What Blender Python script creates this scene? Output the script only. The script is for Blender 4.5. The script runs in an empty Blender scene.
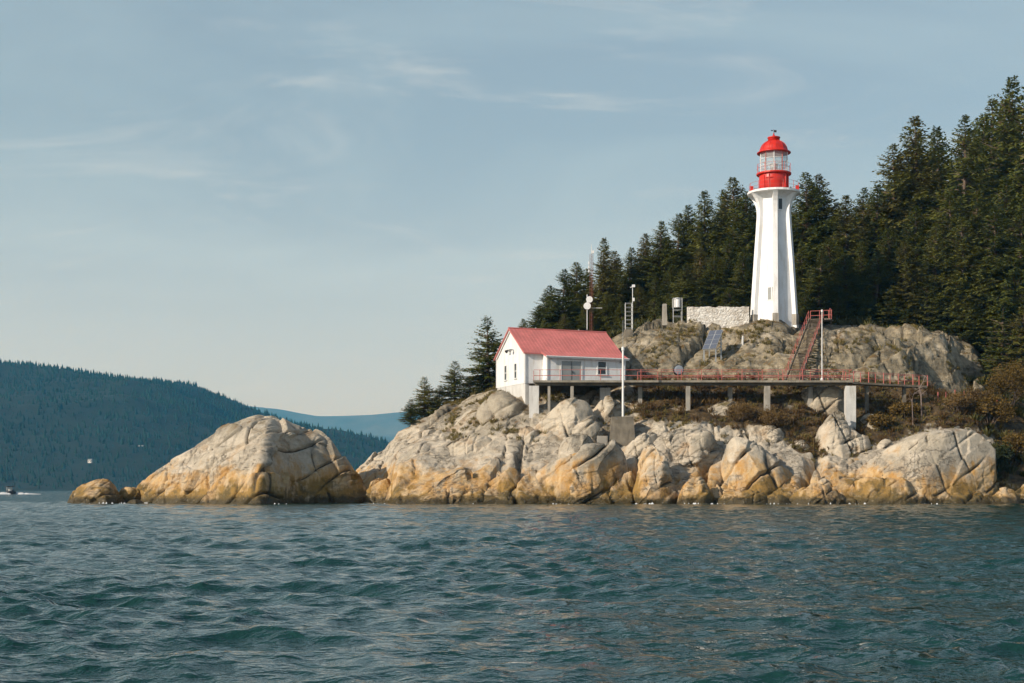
import bpy, math, random
import numpy as np
from math import radians, sin, cos, pi

# ------------------------------------------------------------------ camera, sky, sun, exposure
scene = bpy.context.scene
COL = scene.collection
F, CX, HY, CAMZ = 1422.0, 512.0, 489.5, 1.4          # focal length in px, centre column, horizon row, eye height

cam_d = bpy.data.cameras.new('camera')
cam_d.sensor_width = 36.0
cam_d.lens = 36.0 * F / 1024.0
cam_d.shift_y = (HY - 341.5) / 1024.0
cam_d.clip_start, cam_d.clip_end = 0.1, 30000
cam = bpy.data.objects.new('camera', cam_d)
cam.location = (0, 0, CAMZ)
cam.rotation_euler = (radians(90), 0, 0)
COL.objects.link(cam)
scene.camera = cam

SUN_EL, SUN_ROT = 25.0, 234.0                          # sun to the left and a little behind the camera
SKY_STRENGTH, SUN_STRENGTH = 0.10, 4.8
world = bpy.data.worlds.new('World')
scene.world = world
world.use_nodes = True
wt = world.node_tree
bg = wt.nodes['Background']
sky = wt.nodes.new('ShaderNodeTexSky')
sky.sky_type = 'NISHITA'
sky.sun_disc = False
sky.sun_elevation = radians(SUN_EL)
sky.sun_rotation = radians(SUN_ROT)
sky.air_density, sky.dust_density, sky.ozone_density = 1.0, 1.2, 1.2
bg.inputs['Strength'].default_value = SKY_STRENGTH


def wn(kind, **kw):
    n = wt.nodes.new(kind)
    for k, v in kw.items():
        setattr(n, k, v)
    return n


# thin cirrus on a cloud layer far overhead
tc = wn('ShaderNodeTexCoord')
sep = wn('ShaderNodeSeparateXYZ'); wt.links.new(tc.outputs['Generated'], sep.inputs[0])
zz = wn('ShaderNodeMath', operation='ADD'); wt.links.new(sep.outputs['Z'], zz.inputs[0]); zz.inputs[1].default_value = 0.12
dx = wn('ShaderNodeMath', operation='DIVIDE'); wt.links.new(sep.outputs['X'], dx.inputs[0]); wt.links.new(zz.outputs[0], dx.inputs[1])
dy = wn('ShaderNodeMath', operation='DIVIDE'); wt.links.new(sep.outputs['Y'], dy.inputs[0]); wt.links.new(zz.outputs[0], dy.inputs[1])
cmb = wn('ShaderNodeCombineXYZ'); wt.links.new(dx.outputs[0], cmb.inputs[0]); wt.links.new(dy.outputs[0], cmb.inputs[1])
mp = wn('ShaderNodeMapping'); wt.links.new(cmb.outputs[0], mp.inputs['Vector'])
mp.inputs['Scale'].default_value = (0.55, 0.75, 1.0)
mp.inputs['Location'].default_value = (3.1, 1.7, 0)
mp.inputs['Rotation'].default_value = (0, 0, radians(-12))
cn = wn('ShaderNodeTexNoise'); wt.links.new(mp.outputs[0], cn.inputs['Vector'])
cn.inputs['Scale'].default_value = 1.3; cn.inputs['Detail'].default_value = 7; cn.inputs['Roughness'].default_value = 0.55
cn.inputs['Distortion'].default_value = 0.6
cr = wn('ShaderNodeMapRange'); wt.links.new(cn.outputs['Fac'], cr.inputs['Value'])
cr.inputs['From Min'].default_value = 0.42; cr.inputs['From Max'].default_value = 0.80
cr.inputs['To Min'].default_value = 0.42; cr.inputs['To Max'].default_value = 0.9
mxs = wn('ShaderNodeMix', data_type='RGBA')
lowz = wn('ShaderNodeMapRange', interpolation_type='SMOOTHSTEP'); wt.links.new(sep.outputs['Z'], lowz.inputs['Value'])
lowz.inputs['From Min'].default_value = 0.30; lowz.inputs['From Max'].default_value = 0.62     # the cirrus bank lies low, the zenith is clear
lowz.inputs['To Min'].default_value = 1.0; lowz.inputs['To Max'].default_value = 0.05
cf = wn('ShaderNodeMath', operation='MULTIPLY'); wt.links.new(cr.outputs[0], cf.inputs[0]); wt.links.new(lowz.outputs[0], cf.inputs[1])
wt.links.new(cf.outputs[0], mxs.inputs[0])
wt.links.new(sky.outputs[0], mxs.inputs[6])
mxs.inputs[7].default_value = (4.9, 6.3, 6.85, 1)      # the cloud layer's own brightness, in the sky texture's units
# a few brighter wisps
mp2 = wn('ShaderNodeMapping'); wt.links.new(cmb.outputs[0], mp2.inputs['Vector'])
mp2.inputs['Scale'].default_value = (0.9, 1.5, 1.0); mp2.inputs['Location'].default_value = (0.415, 0.283, 0); mp2.inputs['Rotation'].default_value = (0, 0, radians(18))
wp1 = wn('ShaderNodeTexNoise'); wt.links.new(mp2.outputs[0], wp1.inputs['Vector'])
wp1.inputs['Scale'].default_value = 1.6; wp1.inputs['Detail'].default_value = 9; wp1.inputs['Roughness'].default_value = 0.62; wp1.inputs['Distortion'].default_value = 1.2
wr = wn('ShaderNodeMapRange', interpolation_type='SMOOTHSTEP'); wt.links.new(wp1.outputs['Fac'], wr.inputs['Value'])
wr.inputs['From Min'].default_value = 0.51; wr.inputs['From Max'].default_value = 0.80; wr.inputs['To Max'].default_value = 0.62
wl = wn('ShaderNodeMath', operation='MULTIPLY'); wt.links.new(wr.outputs[0], wl.inputs[0]); wt.links.new(lowz.outputs[0], wl.inputs[1])
mxw = wn('ShaderNodeMix', data_type='RGBA'); wt.links.new(wl.outputs[0], mxw.inputs[0]); wt.links.new(mxs.outputs[2], mxw.inputs[6])
mxw.inputs[7].default_value = (6.6, 7.1, 7.1, 1)
veil = wn('ShaderNodeMapRange', interpolation_type='SMOOTHSTEP'); wt.links.new(sep.outputs['Z'], veil.inputs['Value'])
veil.inputs['From Min'].default_value = 0.0; veil.inputs['From Max'].default_value = 0.26
veil.inputs['To Min'].default_value = 0.85; veil.inputs['To Max'].default_value = 0.0
mxv = wn('ShaderNodeMix', data_type='RGBA'); wt.links.new(veil.outputs[0], mxv.inputs[0]); wt.links.new(mxw.outputs[2], mxv.inputs[6])
mxv.inputs[7].default_value = (6.3, 6.95, 7.45, 1)      # pale veil along the horizon
wt.links.new(mxv.outputs[2], bg.inputs['Color'])

sun_d = bpy.data.lights.new('sun', 'SUN')
sun_d.energy = SUN_STRENGTH
sun_d.angle = radians(0.5)
sun_d.color = (1.0, 0.90, 0.76)
sun = bpy.data.objects.new('sun', sun_d)
_az = radians(SUN_ROT)
_sd = (sin(_az) * cos(radians(SUN_EL)), cos(_az) * cos(radians(SUN_EL)), sin(radians(SUN_EL)))
from mathutils import Vector
sun.rotation_euler = Vector(_sd).to_track_quat('Z', 'Y').to_euler()
sun.location = (-80, 40, 80)
COL.objects.link(sun)

vs = scene.view_settings
vs.view_transform = 'Standard'
vs.look = 'None'
vs.exposure = 0.0
vs.gamma = 1.0
vs.use_curve_mapping = False
scene.cycles.max_bounces = 6
scene.cycles.transparent_max_bounces = 6
scene.cycles.use_denoising = True
scene.cycles.use_adaptive_sampling = True
scene.cycles.adaptive_threshold = 0.02


# ------------------------------------------------------------------ numpy noise
def _h(ix, iy, iz, s):
    n = (ix.astype(np.int64) * 374761393 + iy.astype(np.int64) * 668265263 + iz.astype(np.int64) * 2147483647 * 3 + s * 1274126177) & 0xFFFFFFFF
    n = ((n ^ (n >> 13)) * 1274126177) & 0xFFFFFFFF
    n = ((n ^ (n >> 16)) * 2246822519) & 0xFFFFFFFF
    n = n ^ (n >> 15)
    return (n & 0xFFFFFF) / float(0xFFFFFF)


def vnoise(P, seed=0):
    i = np.floor(P); f = P - i; i = i.astype(np.int64)
    w = f * f * f * (f * (f * 6 - 15) + 10)
    r = 0
    for a in (0, 1):
        for b in (0, 1):
            for c in (0, 1):
                k = (w[:, 0] if a else 1 - w[:, 0]) * (w[:, 1] if b else 1 - w[:, 1]) * (w[:, 2] if c else 1 - w[:, 2])
                r = r + k * _h(i[:, 0] + a, i[:, 1] + b, i[:, 2] + c, seed)
    return r * 2 - 1


def fbm(P, scale, octs=4, seed=0, gain=0.5):
    r, a, q = 0, 1.0, np.asarray(P, float) / scale
    for o in range(octs):
        r = r + a * vnoise(q + 17.3 * o, seed + o)
        a *= gain
        q = q * 2.03
    return r


def voronoi(P, seed=0):
    i0 = np.floor(P).astype(np.int64)
    n = len(P)
    F1 = np.full(n, 9.0); F2 = np.full(n, 9.0)
    D = np.zeros((n, 3)); ID = np.zeros((n, 3), np.int64)
    for a in (-1, 0, 1):
        for b in (-1, 0, 1):
            for c in (-1, 0, 1):
                ci = i0 + np.array([a, b, c])
                pt = ci + np.stack([_h(ci[:, 0], ci[:, 1], ci[:, 2], seed + k) for k in (1, 2, 3)], 1)
                d = P - pt
                dist = np.sqrt((d * d).sum(1))
                m = dist < F1
                F2 = np.where(m, F1, np.minimum(F2, dist))
                F1 = np.where(m, dist, F1)
                D[m] = d[m]; ID[m] = ci[m]
    rnd = np.stack([_h(ID[:, 0], ID[:, 1], ID[:, 2], seed + 10 + k) for k in range(4)], 1)
    return F1, F2, D, rnd


# joint planes of the granite: blocks long along a strike that rises to the right
_e1 = np.array([0.72, 0.25, 0.64]); _e1 /= np.linalg.norm(_e1)
_e2 = np.cross(_e1, [0, 0, 1.0]); _e2 /= np.linalg.norm(_e2)
_e3 = np.cross(_e1, _e2)
STRATA = np.stack([_e1, _e2, _e3])


def blocks(P, size, amp, crack, seed, aniso=(2.0, 1.0, 0.75), warp=0.35, tilt=1.0):
    """offset field of fractured granite: tilted blocks parted by grooves"""
    W = np.stack([fbm(P, size * 0.9, 2, seed + 50 + k) for k in range(3)], 1) * warp * size
    Q = (P + W) @ STRATA.T / (np.array(aniso) * size)
    F1, F2, D, r = voronoi(Q, seed)
    off = (r[:, 3] - 0.5) * 2 * amp + ((r[:, :3] - 0.5) * D).sum(1) * 2.6 * amp * tilt
    g = np.exp(-((F2 - F1) / 0.07) ** 2)
    return off - crack * g


def layers(t, seed):
    """irregular layering of a coordinate: index, distance to the nearest joint, place inside the layer"""
    k = np.floor(t).astype(np.int64); z = np.zeros_like(k)
    b = k + 0.55 * _h(k, z, z, seed)
    k = np.where(t < b, k - 1, k)
    b0 = k + 0.55 * _h(k, z, z, seed); b1 = k + 1 + 0.55 * _h(k + 1, z, z, seed)
    return k, np.minimum(t - b0, b1 - t), (t - b0) / (b1 - b0)


def jointset(P, nrm, size, seed, warp):
    nrm = np.array(nrm, float); nrm /= np.linalg.norm(nrm)
    t = (P @ nrm + fbm(P, size * 3.5, 3, seed + 7) * size * warp) / size
    k, d, f = layers(t, seed)
    return k, d * size, f


def rockdisp(P, amp=1.0, seed=0, fine=True):
    """granite: long inclined ledges and cross joints, broken in places, bare and smooth in others"""
    brk = np.clip(0.55 + 0.95 * fbm(P, 8.0, 2, seed + 3), 0.15, 1.1)
    brk2 = np.clip(0.25 + 1.1 * fbm(P, 3.5, 2, seed + 13), 0.0, 1.0)
    z0 = lambda k: np.zeros_like(k)
    a, da, fa = jointset(P, (-0.62, 0.30, 0.72), 2.3, seed + 1, 0.22)
    b, db, fb = jointset(P, (0.80, -0.42, 0.42), 3.6, seed + 2, 0.25)
    c, dc, fc = jointset(P, (-0.50, 0.35, 0.80), 0.7, seed + 4, 0.35)
    e, de, fe = jointset(P, (0.85, -0.40, 0.10), 1.25, seed + 5, 0.35)
    ha, hb, hab = _h(a, z0(a), z0(a), seed + 21), _h(b, z0(b), z0(b), seed + 22), _h(a, b, z0(a), seed + 23)
    hc, hce = _h(c, a, z0(c), seed + 24), _h(c, e, a, seed + 25)
    d = brk * ((ha - 0.5) * 0.45 + (fa - 0.5) * 1.25 * (ha - 0.10) + (hb - 0.5) * 0.30 + (fb - 0.5) * 0.5 * (hb - 0.5) + (hab - 0.5) * 0.6)
    d = d + brk * brk2 * ((hc - 0.5) * 0.20 + (fc - 0.5) * 0.18 + (hce - 0.5) * 0.30)
    cr = np.clip(0.45 + 1.2 * fbm(P, 2.6, 2, seed + 31), 0, 1)
    cr2 = np.clip(0.45 + 1.2 * fbm(P, 2.6, 2, seed + 37), 0, 1)
    d = d - cr * 0.75 * np.exp(-(da / 0.12) ** 2) - cr2 * 0.5 * np.exp(-(db / 0.10) ** 2) - 0.25 * brk2 * (np.exp(-(dc / 0.07) ** 2) + np.exp(-(de / 0.07) ** 2))
    global JOINT
    JOINT = np.clip(np.maximum(cr * np.exp(-(da / 0.10) ** 2), cr2 * np.exp(-(db / 0.10) ** 2)) + 0.55 * brk2 * np.maximum(np.exp(-(dc / 0.05) ** 2), np.exp(-(de / 0.05) ** 2)), 0, 1)
    d = d + fbm(P, 5.0, 2, seed + 600) * 0.28 + fbm(P, 0.7, 3, seed + 610) * 0.035 * (0.4 + brk2)
    return d * amp


# ------------------------------------------------------------------ object helpers
def tag(o, label=None, cat=None, group=None, kind=None):
    if label: o['label'] = label
    if cat: o['category'] = cat
    if group: o['group'] = group
    if kind: o['kind'] = kind
    return o


def empty(name, loc, label=None, cat=None, group=None):
    o = bpy.data.objects.new(name, None)
    o.location = loc
    o.empty_display_size = 0.3
    COL.objects.link(o)
    return tag(o, label, cat, group)


def origin_of(o):
    p = np.zeros(3)
    while o is not None:
        p += np.array(o.location); o = o.parent
    return p


def mesh_obj(name, V, faces, mat, parent=None, smooth=False, loc=None):
    """verts are given in world space; parts are shifted into their root's frame"""
    V = np.asarray(V, float)
    o3 = np.array(loc if loc is not None else (0, 0, 0), float)
    base = origin_of(parent) if parent is not None else o3
    me = bpy.data.meshes.new(name)
    V = V - base
    if isinstance(faces, np.ndarray):
        k = faces.shape[1]
        me.vertices.add(len(V)); me.vertices.foreach_set('co', V.astype(np.float32).ravel())
        me.loops.add(faces.size); me.loops.foreach_set('vertex_index', faces.astype(np.int32).ravel())
        me.polygons.add(len(faces))
        me.polygons.foreach_set('loop_start', np.arange(0, faces.size, k, dtype=np.int32))
        me.update(calc_edges=True)
        me.validate()
    else:
        me.from_pydata([tuple(v) for v in V], [], faces)
    me.materials.append(mat)
    if smooth:
        me.polygons.foreach_set('use_smooth', np.ones(len(me.polygons), bool))
    me.update()
    o = bpy.data.objects.new(name, me)
    if parent is not None:
        o.parent = parent
    else:
        o.location = o3
    COL.objects.link(o)
    return o


class MB:
    """collects boxes, bars, tubes, lathes and prisms for ONE mesh object"""
    def __init__(s):
        s.v, s.f = [], []

    def add(s, V, Fs):
        n = len(s.v)
        s.v += [tuple(map(float, p)) for p in V]
        s.f += [tuple(n + i for i in q) for q in Fs]
        return s

    def box(s, c, size, ax=None):
        A = np.eye(3) if ax is None else np.array(ax, float)
        c = np.array(c, float); h = np.array(size, float) / 2
        V = [c + A.T @ (np.array(q) * h) for q in ((-1, -1, -1), (1, -1, -1), (1, 1, -1), (-1, 1, -1), (-1, -1, 1), (1, -1, 1), (1, 1, 1), (-1, 1, 1))]
        return s.add(V, [(0, 3, 2, 1), (4, 5, 6, 7), (0, 1, 5, 4), (1, 2, 6, 5), (2, 3, 7, 6), (3, 0, 4, 7)])

    def tube(s, pts, rad, n=8, cap=True):
        pts = [np.array(p, float) for p in pts]
        rads = rad if hasattr(rad, '__len__') else [rad] * len(pts)
        V, Fs = [], []
        for i, p in enumerate(pts):
            d = pts[min(i + 1, len(pts) - 1)] - pts[max(i - 1, 0)]
            d = d / (np.linalg.norm(d) + 1e-9)
            a = np.cross(d, [0, 0, 1.0] if abs(d[2]) < 0.9 else [1.0, 0, 0]); a /= np.linalg.norm(a)
            b = np.cross(d, a)
            for k in range(n):
                t = 2 * pi * k / n
                V.append(p + rads[i] * (a * cos(t) + b * sin(t)))
        for i in range(len(pts) - 1):
            for k in range(n):
                Fs.append((i * n + k, i * n + (k + 1) % n, (i + 1) * n + (k + 1) % n, (i + 1) * n + k))
        if cap:
            Fs.append(tuple(range(n))[::-1]); Fs.append(tuple((len(pts) - 1) * n + k for k in range(n)))
        return s.add(V, Fs)

    def lathe(s, c, prof, n=24, rot=0.0):
        V, Fs = [], []
        for (r, z) in prof:
            for k in range(n):
                t = 2 * pi * k / n + rot
                V.append((c[0] + r * cos(t), c[1] + r * sin(t), c[2] + z))
        m = len(prof)
        for i in range(m - 1):
            for k in range(n):
                Fs.append((i * n + k, i * n + (k + 1) % n, (i + 1) * n + (k + 1) % n, (i + 1) * n + k))
        Fs.append(tuple(range(n))[::-1]); Fs.append(tuple((m - 1) * n + k for k in range(n)))
        return s.add(V, Fs)

    def prism(s, poly, off):
        """polygon of 3-D points swept along a vector"""
        poly = [np.array(p, float) for p in poly]; off = np.array(off, float); n = len(poly)
        V = poly + [p + off for p in poly]
        Fs = [tuple(range(n))[::-1], tuple(n + k for k in range(n))]
        Fs += [(k, (k + 1) % n, n + (k + 1) % n, n + k) for k in range(n)]
        return s.add(V, Fs)

    def build(s, name, mat, parent=None, smooth=False, loc=None):
        return mesh_obj(name, s.v, s.f, mat, parent, smooth, loc)


def at(px, py, Y):
    return np.array([(px - CX) / F * Y, Y, CAMZ + (HY - py) * Y / F])


# ------------------------------------------------------------------ materials
def new_mat(name):
    m = bpy.data.materials.new(name); m.use_nodes = True
    nt = m.node_tree
    return m, nt, nt.nodes['Principled BSDF']


def N(nt, kind, ins=None, **kw):
    n = nt.nodes.new(kind)
    for k, v in kw.items():
        setattr(n, k, v)
    for k, v in (ins or {}).items():
        if hasattr(v, 'is_output') or isinstance(v, bpy.types.NodeSocket):
            nt.links.new(v, n.inputs[k])
        else:
            n.inputs[k].default_value = v
    return n


def noise(nt, vec, scale, detail=4, rough=0.55, dist=0.0):
    return N(nt, 'ShaderNodeTexNoise', {'Vector': vec, 'Scale': scale, 'Detail': detail, 'Roughness': rough, 'Distortion': dist}).outputs['Fac']


def rng(nt, val, a, b, lo=0.0, hi=1.0, smooth=True):
    return N(nt, 'ShaderNodeMapRange', {'Value': val, 'From Min': a, 'From Max': b, 'To Min': lo, 'To Max': hi},
             interpolation_type='SMOOTHSTEP' if smooth else 'LINEAR').outputs[0]


def mathn(nt, op, a, b=0.0):
    return N(nt, 'ShaderNodeMath', {0: a, 1: b}, operation=op).outputs[0]


def mix(nt, fac, a, b, blend='MIX'):
    def c(v):
        return v if isinstance(v, bpy.types.NodeSocket) else (*v, 1.0)
    return N(nt, 'ShaderNodeMix', {0: fac, 6: c(a), 7: c(b)}, data_type='RGBA', blend_type=blend).outputs[2]


def mapped(nt, vec, scale, rot=(0, 0, 0)):
    return N(nt, 'ShaderNodeMapping', {'Vector': vec, 'Scale': scale, 'Rotation': rot}).outputs[0]


def painted(name, col, rough=0.5, var=0.12, bump=0.0, metal=0.0, dirt=None, nscale=0.8):
    m, nt, b = new_mat(name)
    pos = N(nt, 'ShaderNodeNewGeometry').outputs['Position']
    n1 = noise(nt, pos, nscale, 6)
    n2 = noise(nt, mapped(nt, pos, (2.5, 2.5, 0.35)), 1.3, 5)
    c = mix(nt, rng(nt, n1, 0.35, 0.7), [x * (1 - var) for x in col], [min(1, x * (1 + var * 0.5)) for x in col])
    if dirt:
        c = mix(nt, rng(nt, n2, 0.47, 0.72, 0, 0.7), c, dirt)
    nt.links.new(c, b.inputs['Base Color'])
    b.inputs['Roughness'].default_value = rough
    b.inputs['Metallic'].default_value = metal
    if bump:
        bp = N(nt, 'ShaderNodeBump', {'Height': noise(nt, pos, nscale * 8, 4), 'Strength': 0.5, 'Distance': bump})
        nt.links.new(bp.outputs[0], b.inputs['Normal'])
    return m


def rock_material():
    m, nt, b = new_mat('granite')
    geo = N(nt, 'ShaderNodeNewGeometry')
    pos = geo.outputs['Position']
    z = N(nt, 'ShaderNodeSeparateXYZ', {0: pos}).outputs['Z']
    nz = N(nt, 'ShaderNodeSeparateXYZ', {0: geo.outputs['Normal']}).outputs['Z']
    nbig = noise(nt, pos, 0.20, 5)
    nmid = noise(nt, pos, 0.8, 9, 0.66)
    nfine = noise(nt, pos, 4.5, 7, 0.72)
    strata = noise(nt, mapped(nt, pos, (0.22, 0.8, 1.5), (0, radians(42), radians(-18))), 1.0, 9, 0.66)
    vert = noise(nt, mapped(nt, pos, (1.5, 1.5, 0.20)), 0.9, 7, 0.62)
    # stone itself: cream, grey and rusty tints, each in broad patches along the strata
    c = mix(nt, rng(nt, nbig, 0.38, 0.62), (0.55, 0.475, 0.365), (0.42, 0.365, 0.285))
    c = mix(nt, rng(nt, strata, 0.50, 0.66, 0, 0.8), c, (0.60, 0.525, 0.42))
    c = mix(nt, rng(nt, strata, 0.44, 0.34, 0, 0.6), c, (0.27, 0.235, 0.185))
    c = mix(nt, rng(nt, nmid, 0.54, 0.70, 0, 0.7), c, (0.215, 0.19, 0.15))
    c = mix(nt, rng(nt, noise(nt, pos, 0.45, 6, 0.6), 0.52, 0.68, 0, 0.55), c, (0.40, 0.255, 0.13))
    grey = noise(nt, pos, 0.13, 7, 0.6, 0.3)
    c = mix(nt, rng(nt, grey, 0.50, 0.60, 0, 0.7), c, mix(nt, rng(nt, nmid, 0.4, 0.6), (0.33, 0.29, 0.22), (0.20, 0.175, 0.135)))
    # older, lichen covered stone higher up
    high = rng(nt, mathn(nt, 'ADD', z, mathn(nt, 'MULTIPLY', nbig, 5.0)), 11.0, 17.0)
    lich = mix(nt, rng(nt, nmid, 0.40, 0.60), (0.315, 0.258, 0.168), (0.145, 0.122, 0.078))
    lich = mix(nt, rng(nt, strata, 0.50, 0.66, 0, 0.7), lich, (0.43, 0.36, 0.25))
    lich = mix(nt, rng(nt, vert, 0.54, 0.66, 0, 0.6), lich, (0.075, 0.066, 0.05))
    lich = mix(nt, rng(nt, grey, 0.44, 0.36, 0, 0.6), lich, (0.46, 0.40, 0.31))
    lich = mix(nt, rng(nt, grey, 0.54, 0.64, 0, 0.6), lich, (0.115, 0.105, 0.08))
    c = mix(nt, mathn(nt, 'MULTIPLY', high, 0.9), c, lich)
    # iron stain band, bleached band above it, weed and wet stone at the tide line
    zb = mathn(nt, 'ADD', z, mathn(nt, 'MULTIPLY', mathn(nt, 'SUBTRACT', nbig, 0.5), 9.5))
    zb = mathn(nt, 'ADD', zb, mathn(nt, 'MULTIPLY', mathn(nt, 'SUBTRACT', vert, 0.5), 4.5))
    zb = mathn(nt, 'ADD', zb, mathn(nt, 'MULTIPLY', mathn(nt, 'SUBTRACT', strata, 0.5), 3.0))
    stain = mathn(nt, 'MULTIPLY', rng(nt, zb, 4.6, 2.2), rng(nt, nmid, 0.70, 0.40, 0.35, 0.95))
    c = mix(nt, stain, c, mix(nt, rng(nt, vert, 0.42, 0.60), (0.45, 0.245, 0.07), (0.55, 0.37, 0.175)))
    olive = rng(nt, zb, 1.9, 0.6, 0, 0.9)
    c = mix(nt, olive, c, mix(nt, rng(nt, nmid, 0.42, 0.58), (0.27, 0.165, 0.045), (0.095, 0.07, 0.022)))
    zt = mathn(nt, 'ADD', z, mathn(nt, 'MULTIPLY', mathn(nt, 'SUBTRACT', nmid, 0.5), 2.6))
    c = mix(nt, rng(nt, zt, 0.85, 0.30, 0, 0.95), c, (0.050, 0.038, 0.014))
    # meandering hairline joints
    cn1 = noise(nt, mapped(nt, pos, (0.30, 0.8, 1.1), (0, radians(40), radians(-15))), 0.55, 5, 0.6, 0.4)
    cn2 = noise(nt, mapped(nt, pos, (1.1, 0.8, 0.35), (0, radians(-25), radians(20))), 0.50, 5, 0.6, 0.4)
    l1 = rng(nt, mathn(nt, 'ABSOLUTE', mathn(nt, 'SUBTRACT', cn1, 0.5)), 0.010, 0.002)
    l2 = rng(nt, mathn(nt, 'ABSOLUTE', mathn(nt, 'SUBTRACT', cn2, 0.48)), 0.008, 0.002)
    joint = mathn(nt, 'MULTIPLY', mathn(nt, 'MAXIMUM', l1, l2), rng(nt, nbig, 0.45, 0.6, 0.0, 1))
    c = mix(nt, mathn(nt, 'MULTIPLY', joint, 0.55), c, (0.07, 0.058, 0.04))
    ja = N(nt, 'ShaderNodeAttribute', attribute_name='joint').outputs['Fac']      # soil and black lichen in the joints, with crevice shade added to the colour
    c = mix(nt, rng(nt, mathn(nt, 'ADD', ja, mathn(nt, 'MULTIPLY', mathn(nt, 'SUBTRACT', nmid, 0.5), 0.7)), 0.35, 0.75, 0, 0.85), c, (0.065, 0.052, 0.034))
    c = mix(nt, rng(nt, nfine, 0.54, 0.72, 0, 0.6), c, (0.15, 0.13, 0.10))
    c = mix(nt, rng(nt, nfine, 0.44, 0.28, 0, 0.35), c, (0.66, 0.59, 0.49))
    # moss and dead grass caught on ledges well above the spray
    moss = mathn(nt, 'MULTIPLY', rng(nt, mathn(nt, 'ADD', z, mathn(nt, 'MULTIPLY', nbig, 4)), 7.0, 11.0), rng(nt, nz, 0.55, 0.82))
    moss = mathn(nt, 'MULTIPLY', moss, rng(nt, noise(nt, pos, 0.55, 7, 0.68), 0.49, 0.60, 0, 0.9))
    c = mix(nt, moss, c, mix(nt, rng(nt, nmid, 0.4, 0.6), (0.125, 0.095, 0.03), (0.18, 0.105, 0.04)))
    nt.links.new(c, b.inputs['Base Color'])
    nt.links.new(rng(nt, zt, 0.1, 0.8, 0.35, 0.88), b.inputs['Roughness'])
    b.inputs['Specular IOR Level'].default_value = 0.3
    h = mathn(nt, 'ADD', mathn(nt, 'MULTIPLY', nmid, 0.6), mathn(nt, 'MULTIPLY', nfine, 0.30))
    h = mathn(nt, 'ADD', h, mathn(nt, 'MULTIPLY', strata, 0.35))
    h = mathn(nt, 'SUBTRACT', h, mathn(nt, 'MULTIPLY', joint, 0.4))
    bp = N(nt, 'ShaderNodeBump', {'Height': h, 'Strength': 0.8, 'Distance': 0.38})
    nt.links.new(bp.outputs[0], b.inputs['Normal'])
    return m


def terrain_material(rock):
    """same granite, with soil under the scrub and the forest"""
    m = rock.copy(); m.name = 'headland_rock_and_soil'
    nt = m.node_tree
    b = nt.nodes['Principled BSDF']
    src = b.inputs['Base Color'].links[0].from_socket
    att = N(nt, 'ShaderNodeAttribute', attribute_name='soil').outputs['Fac']
    pos = N(nt, 'ShaderNodeNewGeometry').outputs['Position']
    s = mix(nt, rng(nt, noise(nt, pos, 1.1, 6, 0.65), 0.4, 0.62), (0.055, 0.038, 0.02), (0.13, 0.085, 0.038))
    f = rng(nt, mathn(nt, 'ADD', att, mathn(nt, 'MULTIPLY', mathn(nt, 'SUBTRACT', noise(nt, pos, 0.7, 5, 0.65), 0.5), 1.1)), 0.4, 0.62)
    nt.links.new(mix(nt, f, src, s), b.inputs['Base Color'])
    return m


def leaf_material(name, c1, c2, rough=0.6, trans=0.18, nscale=0.35):
    m, nt, b = new_mat(name)
    pos = N(nt, 'ShaderNodeNewGeometry').outputs['Position']
    oi = N(nt, 'ShaderNodeObjectInfo').outputs['Random']
    ri = N(nt, 'ShaderNodeNewGeometry').outputs['Random Per Island']
    f = mathn(nt, 'ADD', mathn(nt, 'MULTIPLY', noise(nt, pos, nscale, 4), 0.9), mathn(nt, 'MULTIPLY', mathn(nt, 'SUBTRACT', oi, 0.5), 0.35))
    f = mathn(nt, 'ADD', f, mathn(nt, 'MULTIPLY', mathn(nt, 'SUBTRACT', ri, 0.5), 0.35))
    c = mix(nt, rng(nt, f, 0.2, 0.75), c1, c2)
    if name == 'fir_needles':                       # a few trees and boughs are browning
        c = mix(nt, rng(nt, mathn(nt, 'ADD', mathn(nt, 'MULTIPLY', oi, 0.6), mathn(nt, 'MULTIPLY', noise(nt, pos, 0.3, 3), 0.6)), 0.72, 0.95, 0, 0.6), c, (0.13, 0.09, 0.035))
    nt.links.new(c, b.inputs['Base Color'])
    b.inputs['Roughness'].default_value = rough
    b.inputs['Specular IOR Level'].default_value = 0.25
    tr = N(nt, 'ShaderNodeBsdfTranslucent', {'Color': c})
    ms = N(nt, 'ShaderNodeMixShader', {0: trans, 1: b.outputs[0], 2: tr.outputs[0]})
    nt.links.new(ms.outputs[0], nt.nodes['Material Output'].inputs['Surface'])
    return m


def water_material():
    m, nt, b = new_mat('sea_water')
    pos = N(nt, 'ShaderNodeNewGeometry').outputs['Position']
    b.inputs['Base Color'].default_value = (0.009, 0.040, 0.036, 1)
    b.inputs['Roughness'].default_value = 0.07
    b.inputs['IOR'].default_value = 1.333
    n1 = noise(nt, mapped(nt, pos, (1.0, 1.5, 1)), 1.1, 3, 0.5, 0.3)
    n2 = noise(nt, mapped(nt, pos, (1.0, 1.3, 1), (0, 0, 0.5)), 4.0, 3, 0.55, 0.4)
    n3 = noise(nt, mapped(nt, pos, (1.0, 1.2, 1), (0, 0, -0.4)), 13.0, 2, 0.5)
    gust = rng(nt, noise(nt, mapped(nt, pos, (0.09, 0.05, 1)), 1.0, 5, 0.7), 0.35, 0.65, 0.65, 1.35)
    h = mathn(nt, 'ADD', mathn(nt, 'MULTIPLY', n1, 0.13), mathn(nt, 'MULTIPLY', n2, 0.05))
    h = mathn(nt, 'ADD', h, mathn(nt, 'MULTIPLY', n3, 0.02))
    bp = N(nt, 'ShaderNodeBump', {'Height': h, 'Strength': gust, 'Distance': 1.0})
    nt.links.new(bp.outputs[0], b.inputs['Normal'])
    return m


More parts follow.
